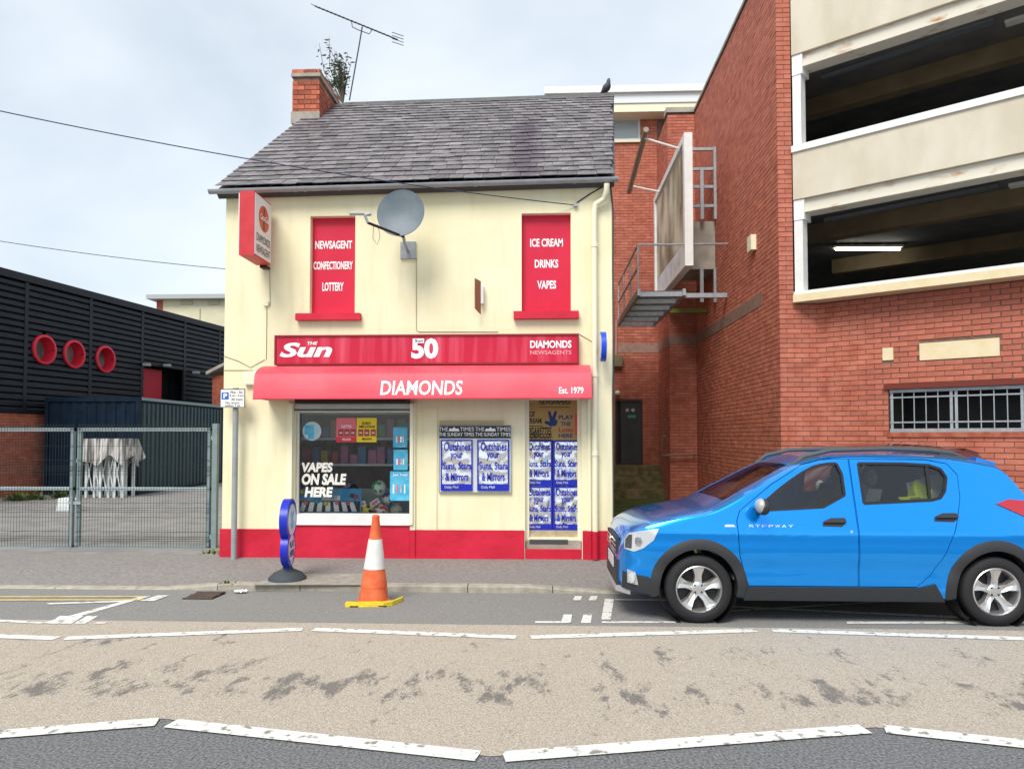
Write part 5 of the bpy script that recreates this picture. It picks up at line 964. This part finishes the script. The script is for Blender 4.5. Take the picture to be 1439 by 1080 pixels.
def wheel(parent, x, s):
    y = s * .745; M_ = Matrix.Translation((x, y, WR)) @ Matrix.Rotation(R(90) * (1 if s < 0 else -1), 4, 'X') @ Matrix.Diagonal((.934, .934, 1, 1)); w = bpy.data.objects.new('wheel', None); COL.objects.link(w); w.parent = parent
    MB().lathe([(.215, -.09), (.25, -.10), (.30, -.095), (.316, -.07), (.318, 0), (.316, .07), (.302, .092), (.262, .102), (.232, .10), (.218, .085)], 48, M_, cap=False).build('tyre', tyrem, w, True, True, 50)
    rim = MB().lathe([(.219, -.085), (.222, .088), (.212, .094), (.203, .082), (.198, .02), (.196, -.08)], 40, M_, cap=False).build('rim', alloy, w, True, True, 50)
    MB().lathe([(.20, -.02), (.20, -.015)], 32, M_).build('brake_backing', mat('wheel_dark', (.025, .025, .028), rough=.6), rim, False, True)
    for i in range(5):
        a = R(90 + 72 * i); Ra = Matrix.Rotation(a, 4, 'Z')
        sp_ = MB()
        pr_ = [(.04, -.036, .045), (.12, -.030, .065), (.175, -.046, .078), (.205, -.060, .080)]
        top = [M_ @ Ra @ Vector((r, -w_, h)) for r, w_, h in [(p[0], -p[1], p[2]) for p in pr_]] + [M_ @ Ra @ Vector((p[0], -p[1], p[2])) for p in pr_[::-1]]
        bot = [M_ @ Ra @ Vector((r, q_, .01)) for r, q_ in [(p[0], p[1] * 1.15) for p in pr_]] + [M_ @ Ra @ Vector((p[0], -p[1] * 1.15, .01)) for p in pr_[::-1]]
        mid_ = [M_ @ Ra @ Vector((p[0], 0, p[2] - (.014 if 0 < k < 3 else .004))) for k, p in enumerate(pr_)]
        n_ = len(pr_); sp_.v = top + bot + mid_
        for k in range(n_ - 1): sp_.f += [(k, k + 1, 4 * n_ + k + 1, 4 * n_ + k), (4 * n_ + k, 4 * n_ + k + 1, 2 * n_ - 2 - k, 2 * n_ - 1 - k)]
        for k in range(2 * n_): q = (k + 1) % (2 * n_); sp_.f.append((k, q, 2 * n_ + q, 2 * n_ + k))
        sp_.build('spoke', alloy, rim, False, True)
    MB().lathe([(.062, .02), (.062, .05), (.045, .062), (.03, .064), (.001, .064)], 24, M_).build('hub_cap', alloy, rim, True, True)
    for i in range(4): a = R(45 + 90 * i); MB().lathe([(.009, .05), (.009, .068)], 8, M_ @ Matrix.Translation((.045 * math.cos(a), .045 * math.sin(a), 0))).build('wheel_nut', black, rim, False, True)
def make_car(name, loc, rz, roll, paint, label, details=True):
    c = thing(name, loc, label, 'car'); c.rotation_euler = (roll, 0, rz); OFF[c.name] = Vector()
    fin(SHELL[0], paint, c, 'body')
    for front, s, me in SHELL[1]:
        d = fin(me, paint, c, 'door'); x = 2.02 if front else 3.0; z = .885 if front else .93; OFF[d.name] = Vector()
        hp = [(x - .11, z - .03), (x - .10, z + .01), (x - .03, z + .04), (x + .09, z + .042), (x + .1, z - .0), (x + .06, z - .035)]
        patch(hp, .004, plast, d, 'handle_cup', s, .004); patch([(x - .10, z + .005), (x - .05, z + .035), (x + .09, z + .037), (x + .095, z + .005)], .03, plast, d, 'handle', s, .018)
        gw = FW if front else RW; patch(gw, -.012, carglass, d, 'window_pane', s, 0)
        for k in range(len(gw)):
            a, b = gw[k], gw[(k + 1) % len(gw)]; v = Vector((b[0] - a[0], b[1] - a[1])).normalized(); nrm = Vector((v.y, -v.x)) * .012
            patch([(a[0] - nrm.x, a[1] - nrm.y), (b[0] - nrm.x, b[1] - nrm.y), (b[0] + nrm.x, b[1] + nrm.y), (a[0] + nrm.x, a[1] + nrm.y)], .003, rubber, d, 'window_seal', s, .012)
        if not front: patch([(2.875, 1.085), (2.90, 1.085), (2.925, 1.385), (2.895, 1.385)], .002, rubber, d, 'window_divider', s, .02)
    ws = MB().grid(lambda a, b: (lambda x, y: (x, y, Ztop(x, y) - .004))(1.08 + .66 * a, (b * 2 - 1) * (.61 - .08 * a)), 14, 14).build('windscreen', carglass, c, True, True)
    MB().grid(lambda a, b: (lambda x, y: (x, y, Ztop(x, y) - .004))(3.585 + .225 * a, (b * 2 - 1) * (.48 + .08 * a)), 8, 12).build('rear_screen', carglass, c, True, True)
    for s in (-1, 1):
        for ax in (AX0, AX1): ring_patch(ax, WR + .01, .342, .432, R(-12), R(192), .012, plast, c, 'arch_cladding', s)
        patch([(1.22, .2), (2.98, .2), (2.88, .36), (2.75, .325), (1.25, .325)], .014, plast, c, 'sill_cladding', s)
        patch([(.04, .27), (.42, .235), (.42, .36), (.36, .40), (.05, .42)], .012, plast, c, 'bumper_cladding', s)
        patch([(3.82, .3), (4.04, .36), (4.04, .52), (3.80, .52)], .012, plast, c, 'bumper_cladding', s)
        patch([(.10, .33), (.235, .32), (.20, .43), (.10, .45)], .02, silver, c, 'fog_lamp_surround', s); 
        p = (.155, s * (Wside(.155, .38) + .02), .38); MB().lathe([(.045, 0), (.045, .012), (.001, .016)], 16, Matrix.Translation(p) @ Vector((-.6, s * 1, 0)).to_track_quat('Z', 'Y').to_matrix().to_4x4()).build('fog_lamp', lampm, c, True, True)
        hl = patch([(.065, .63), (.07, .72), (.12, .775), (.25, .80), (.47, .825), (.42, .72), (.30, .65), (.18, .615)], .006, lampm, c, 'headlight', s); OFF[hl.name] = Vector()
        patch([(.075, .64), (.08, .715), (.12, .76), (.16, .765), (.15, .64)], .009, darkgrey, hl, 'lamp_bezel', s); p = (.24, s * (Wside(.24, .71) + .008), .71); MB().lathe([(.05, 0), (.04, .008), (.001, .01)], 16, Matrix.Translation(p) @ Vector((-.3, s, 0)).to_track_quat('Z', 'Y').to_matrix().to_4x4()).build('lamp_lens', chrome, hl, True, True)
        patch([(3.46, 1.05), (3.58, 1.09), (3.82, 1.07), (3.96, .96), (3.92, .83), (3.80, .85), (3.70, .94)], .008, tailm, c, 'tail_light', s); patch([(3.80, .90), (3.93, .88), (3.95, .84), (3.86, .82)], .012, lampm, c, 'reversing_light', s)
        patch([(1.05, .845), (1.06, .865), (1.13, .865), (1.15, .845)], .004, lampm, c, 'side_repeater', s, .006)
        mr_ = MB().ball((1.36, s * .97, 1.03), .10, 12, (.55, .85, .72)); mr_.build('mirror', plast, c, True, True); MB().tube([(1.36, s * .80, .975), (1.36, s * .93, .99)], .028, 8).build('mirror_arm', plast, c, True, True); MB().ball((1.335, s * .975, 1.04), .095, 10, (.5, .8, .68)).build('mirror_cap', silver, c, True, True)
        if details:
            rl = [(1.72, Ztop(1.72, .56) - .01), (1.85, Ztop(1.85, .58) + .04), (2.1, Ztop(2.1, .58) + .052), (2.6, Ztop(2.6, .58) + .054), (3.0, Ztop(3.0, .57) + .05), (3.2, Ztop(3.2, .56) + .036), (3.38, Ztop(3.38, .55) - .01)]
            rail = MB().tube([(x, s * (.575 - .02 * (i in (0, 6))), z) for i, (x, z) in enumerate(rl)], [.012, .022, .022, .022, .022, .024, .012], 8).build('roof_rail', mat('rail_grey', (.07, .075, .08), rough=.45), c, True, True); OFF[rail.name] = Vector()
            for x0, x1 in ((1.74, 2.02), (3.02, 3.36)): MB().prism([(x0, s * .565, Ztop(x0, .565) - .01), (x1, s * .565, Ztop(x1, .565) - .01), (x1 - .1, s * .565, interp(rl, x1 - .1)), (x0 + .1, s * .565, interp(rl, x0 + .1))], (0, s * .025, 0)).build('rail_foot', MATS['rail_grey'], rail, False, True)
        for ax in (AX0, AX1):
            wheel(c, ax, s); MB().lathe([(.348, -.14), (.348, .12)], 32, Matrix.Translation((ax, s * .70, WR + .01)) @ Matrix.Rotation(R(90), 4, 'X'), cap=False).build('wheel_housing', black, c, True, True)
    for ax in (AX0, AX1): MB().tube([(ax, -.66, WR), (ax, .66, WR)], .05, 8).build('axle', black, c, False, True)
    MB().prism([(3.46, -.50, Ztop(3.46, 0) - .02), (3.46, .50, Ztop(3.46, 0) - .02), (3.66, .46, 1.375), (3.66, -.46, 1.375)], (0, 0, .028)).build('spoiler', paint, c, False, True)
    gr_ = MB().box(-.012, .03, -.46, .46, .55, .70).build('grille', plast, c, False, True); OFF[gr_.name] = Vector()
    for i in range(3): MB().box(-.022, -.013, -.44, .44, .57 + i * .045, .588 + i * .045).build('grille_bar', chrome, gr_, False, True)
    MB().lathe([(.05, 0), (.05, .01)], 20, Matrix.Translation((-.025, 0, .635)) @ Matrix.Rotation(R(-90), 4, 'Y')).build('badge', chrome, gr_, False, True)
    MB().prism([(-.03, -.5, .22), (-.03, .5, .22), (.14, .70, .22), (.14, -.70, .22)], (0, 0, .05)).build('skid_plate', silver, c, False, True); MB().box(-.02, .03, -.5, .5, .27, .50).build('lower_grille', plast, c, False, True); MB().box(-.03, -.021, -.26, .26, .40, .51).build('number_plate', mat('plate_white', (.7, .7, .68), rough=.4), c, False, True)
    MB().box(.5, 3.7, -.62, .62, .19, .26).build('underbody', black, c, False, True); MB().box(1.12, 1.50, -.68, .68, .62, .97).build('dashboard', intm, c, False, True); MB().box(1.15, 3.7, -.72, .72, .365, .42).build('cabin_floor', intm, c, False, True)
    for y in (-.38, .38):
        st_ = MB().prism([(1.85, y - .24, .42), (2.35, y - .24, .42), (2.42, y - .24, .62), (1.85, y - .24, .66)], (0, .48, 0)).build('seat', seatm, c, False, True); OFF[st_.name] = Vector()
        MB().prism([(2.24, y - .23, .60), (2.40, y - .23, .60), (2.56, y - .20, 1.16), (2.44, y - .20, 1.17)], (0, .44, 0)).build('seat_back', seatm, st_, False, True); MB().ball((2.53, y, 1.27), .12, 10, (.5, 1, .85)).build('headrest', seatm, st_, True, True)
    st_ = MB().box(2.75, 3.25, -.62, .62, .45, .68).build('rear_seat', seatm, c, False, True); OFF[st_.name] = Vector(); MB().prism([(3.15, -.62, .66), (3.28, -.62, .66), (3.44, -.60, 1.15), (3.33, -.60, 1.16)], (0, 1.22, 0)).build('seat_back', seatm, st_, False, True)
    MB().lathe([(.17 + .014 * math.cos(t), .014 * math.sin(t)) for t in [2 * math.pi * i / 8 for i in range(9)]], 24, Matrix.Translation((1.66, .38, .98)) @ Matrix.Rotation(R(-65), 4, 'Y'), cap=False).build('steering_wheel', black, c, True, True)
    return c
bluecar = make_car('parked_car', (.555, 7.45, -.012), 0, -.016, blue, 'bright blue hatchback with black wheel arch trim parked at the kerb')
for i, ch_ in enumerate('STEPWAY'):
    x = 1.262 + i * .058; O = Vector((x, -(Wside(x, .855) + .0), .842)); text(ch_, O, (1, 0, 0), UP, .042, .024, lettering, bluecar, (0, -1, 0), name='badge_letter', bold=.0, lift=.004)
patch([(2.145, .80), (2.165, .80), (2.165, .82), (2.145, .82)], .004, chrome, bluecar, 'key_lock', -1, .006)
redcar = make_car('parked_car', (1.95, 9.42, .05), R(-1), 0, maroon, 'dark red car parked behind the blue hatchback', False)
def squash(o_):
    for ch_ in o_.children_recursive:
        if ch_.type == 'MESH':
            for v in ch_.data.vertices:
                if v.co.x < .40 and ch_.parent.name.split('.')[0] not in ('wheel', 'rim'): v.co.x = .13 + v.co.x * .675
for c_ in (bluecar, redcar): squash(c_); c_.scale = (.985 if c_ is bluecar else .86, 1, 1)
# hi-vis jacket lying over the rear seat of the blue car
hv = thing('hi_vis_jacket', (0, 0, 0), 'yellow hi-vis jacket with grey strips seen through the rear side window', 'jacket'); bo = Vector((.555, 7.45, -.012)); hv.location = bo + Vector((2.95, -.35, .68)); OFF[hv.name] = Vector()
hvm = mat('hi_vis_yellow', (.62, .72, .03), rough=.7); gry = mat('jacket_grey', (.35, .40, .42), (.5, .55, .56), 12, .6)
def jk(w, h, ox, oz, m, nm, sd): MB().grid(lambda a, b: (ox + w * (a - .5) + .03 * noise.noise((b * 3, sd, a)), -.12 + .10 * math.sin(a * 3.1 + sd) * .5 + .06 * noise.noise((a * 4, b * 4, sd)), oz + h * b * (1 - .25 * abs(a - .5))), 12, 12).build(nm, m, hv, True, True)
jk(.55, .62, .12, -.0, gry, 'jacket_body', 1.0); jk(.10, .56, -.08, .02, hvm, 'reflective_front', 2.0); jk(.08, .5, .02, .0, hvm, 'reflective_front', 4.0); jk(.30, .16, -.12, .28, hvm, 'sleeve', 3.0)
for o_ in hv.children: o_.location.y -= .02 * list(hv.children).index(o_)
# ================================================================== STREET THINGS
cb = LB(525, 846); cz0 = LBZ(cb.y) + .006; cone = thing('traffic_cone', (cb.x, cb.y, cz0), 'worn orange traffic cone with a white sleeve in front of the shop', 'cone')
sc_ = (cb - CAM).y / FPX; Hc = 122 * sc_; rb, rt = 21 * sc_, 4.2 * sc_; rr2 = lambda t: rb + (rt - rb) * t; Mc = Matrix.Translation((cb.x, cb.y, cz0)) @ Matrix.Rotation(R(1.2), 4, 'Y'); org = mat('cone_orange', (.66, .10, .03), (.74, .17, .06), 9, .55, .1, 30); cwh = mat('cone_white', (.76, .75, .72), (.66, .62, .58), 7, .5)
MB().lathe([(rb * 1.12, 0), (rb * 1.12, .018), (rr2(.03), .03), (rr2(.18), Hc * .18), (rr2(.18) + .004, Hc * .182), (rr2(.40), Hc * .40)], 32, Mc).build('lower_body', org, cone, True); MB().lathe([(rr2(.385) + .004, Hc * .385), (rr2(.72) + .004, Hc * .72)], 32, Mc).build('reflective_sleeve', cwh, cone, True)
MB().lathe([(rr2(.715), Hc * .715), (rr2(.94), Hc * .94), (rt * 1.25, Hc * .945), (rt * 1.25, Hc * .985), (rt * .8, Hc)], 24, Mc).build('top', org, cone, True)
ys = [LB(486, 852), LB(500, 852.5), LB(520, 852), LB(540, 852), LB(552, 850), LB(566, 844)]; ye = mat('yellow_paint', (.75, .60, .02), (.62, .45, .02), 18, .55); yp = thing('yellow_strip', (ys[2].x, ys[2].y, LBZ(ys[2].y)), 'bent yellow plastic strip lying at the foot of the cone', 'strip')
mb = MB(); n = len(ys)
for p in ys: z = LBZ(p.y); mb.v += [Vector((p.x, p.y - .035, z + .005)), Vector((p.x, p.y - .03, z + .042)), Vector((p.x, p.y + .03, z + .046)), Vector((p.x, p.y + .04, z + .005))]
for i in range(n - 1):
    for j in range(4): q = (j + 1) % 4; mb.f.append((i * 4 + j, i * 4 + q, i * 4 + 4 + q, i * 4 + 4 + j))
mb.f += [(0, 1, 2, 3), tuple((n - 1) * 4 + k for k in (3, 2, 1, 0))]; mb.build('strip_body', ye, yp); 
for k in (1, 3): p = ys[k]; MB().box(p.x - .05, p.x + .03, p.y - .037, p.y - .031, LBZ(p.y) + .008, LBZ(p.y) + .018).build('scuff', black, yp)
# lottery pavement sign
pb_ = PZ(404, 812, .05); sg = thing('pavement_sign', (pb_.x, pb_.y, pz(pb_.y)), 'blue figure-eight pavement sign on a round rubber base', 'sign'); s2 = pb_.y / FPX; bz = pz(pb_.y)
MB().lathe([(26.5 * s2, bz), (26 * s2, bz + .025), (20 * s2, bz + .075), (8 * s2, bz + .12), (6 * s2, bz + .15)], 32, Matrix.Translation((pb_.x, pb_.y, 0))).build('rubber_base', mat('base_rubber', (.045, .055, .062), rough=.7), sg, True)
dirv = Vector((-.13, .99, 0)).normalized(); nv = Vector((.99, .13, 0)).normalized()
def disc2(cz, ry, rz, t, m, nm, par, d=0): pts = [Vector((pb_.x, pb_.y, cz)) + dirv * (ry * math.cos(2 * math.pi * i / 36)) + UP * (rz * math.sin(2 * math.pi * i / 36)) - nv * (t / 2 - d) for i in range(36)]; return MB().prism(pts, nv * t).build(nm, m, par, True)
zc1, zc2 = bz + (812 - 728) * s2, bz + (812 - 768) * s2; db_ = mat('sign_deep_blue', (.01, .03, .46), rough=.35); fa = mat('sign_pale', (.66, .72, .80), rough=.4)
d1_ = disc2(zc1, .27, .235, .085, db_, 'upper_disc', sg); f1_ = disc2(zc1, .20, .175, .092, fa, 'sign_face', d1_); d2_ = disc2(zc2, .22, .20, .08, db_, 'lower_disc', sg); f2_ = disc2(zc2, .16, .145, .087, fa, 'sign_face', d2_); MB().prism([Vector((pb_.x, pb_.y, bz + .13)) + dirv * a - nv * .035 for a in (-.06, .06)] + [Vector((pb_.x, pb_.y, zc2 - .08)) + dirv * a - nv * .035 for a in (.12, -.12)], nv * .07).build('stem', db_, sg)
text('PLAY', Vector((pb_.x, pb_.y, zc2 + .01)) - dirv * .11, dirv, UP, .22, .07, nav, f2_, nv, lift=.047); text('HERE', Vector((pb_.x, pb_.y, zc2 - .09)) - dirv * .11, dirv, UP, .22, .07, nav, f2_, nv, lift=.047)
MB().prism([Vector((pb_.x, pb_.y, zc1)) + dirv * a + UP * b + nv * .047 for a, b in ((-.05, -.02), (-.07, .09), (-.03, .1), (0, .03), (.05, .1), (.08, .08), (.04, 0), (.1, -.03), (.06, -.09), (-.04, -.1), (-.1, -.04))], nv * .002).build('hand_symbol', cyan, f1_)
disc2(bz + (812 - 783) * s2, .05, .06, .09, fa, 'small_disc', d2_, .0)
# parking sign on its pole
pp = PY(328.5, 785, 9.36); pk = thing('parking_sign', (pp.x, 9.36, .075), 'small blue and white parking sign on a grey pole by the corner', 'sign'); ztp = PY(328, 545, 9.36).z
MB().tube([(pp.x, 9.36, .07), (pp.x, 9.36, ztp)], .036, 12).build('pole', mat('pole_grey', (.27, .30, .30), (.33, .36, .36), 6, .5), pk, True); r = rect(309.5, 344, 546.5, 572, 9.3)
pt = MB().box(r[0], r[1], 9.30, 9.306, r[2], r[3]).build('plate', white, pk); frame_bars(pk, (r[0] - .004, r[1] + .004, r[2] - .004, r[3] + .004), 9.297, .008, .011, darkgrey, 'plate_border'); MB().box(pp.x - .05, pp.x + .05, 9.307, 9.33, (r[2] + r[3]) / 2 - .02, (r[2] + r[3]) / 2 + .02).build('clamp', steel, pk)
bq = decal(pt, 311.5, 321.5, 551, 561, mat('parking_blue', (.01, .12, .6), rough=.4), 'blue_square', 9.2995, .001); ftext('P', 314, 319.5, 552.5, 559.5, 9.298, lettering, bq, bold=.04)
for s, b in (('Mon - Sat', (324, 341, 549, 552.5)), ('8 am - 6 pm', (323, 342.5, 554, 557.5)), ('30 mins', (325, 341, 559, 562.5)), ('No return', (317, 336, 564, 567)), ('within 1 hr', (316, 338, 568, 571))): ftext(s, *b, 9.2995, black, pt, bold=0)
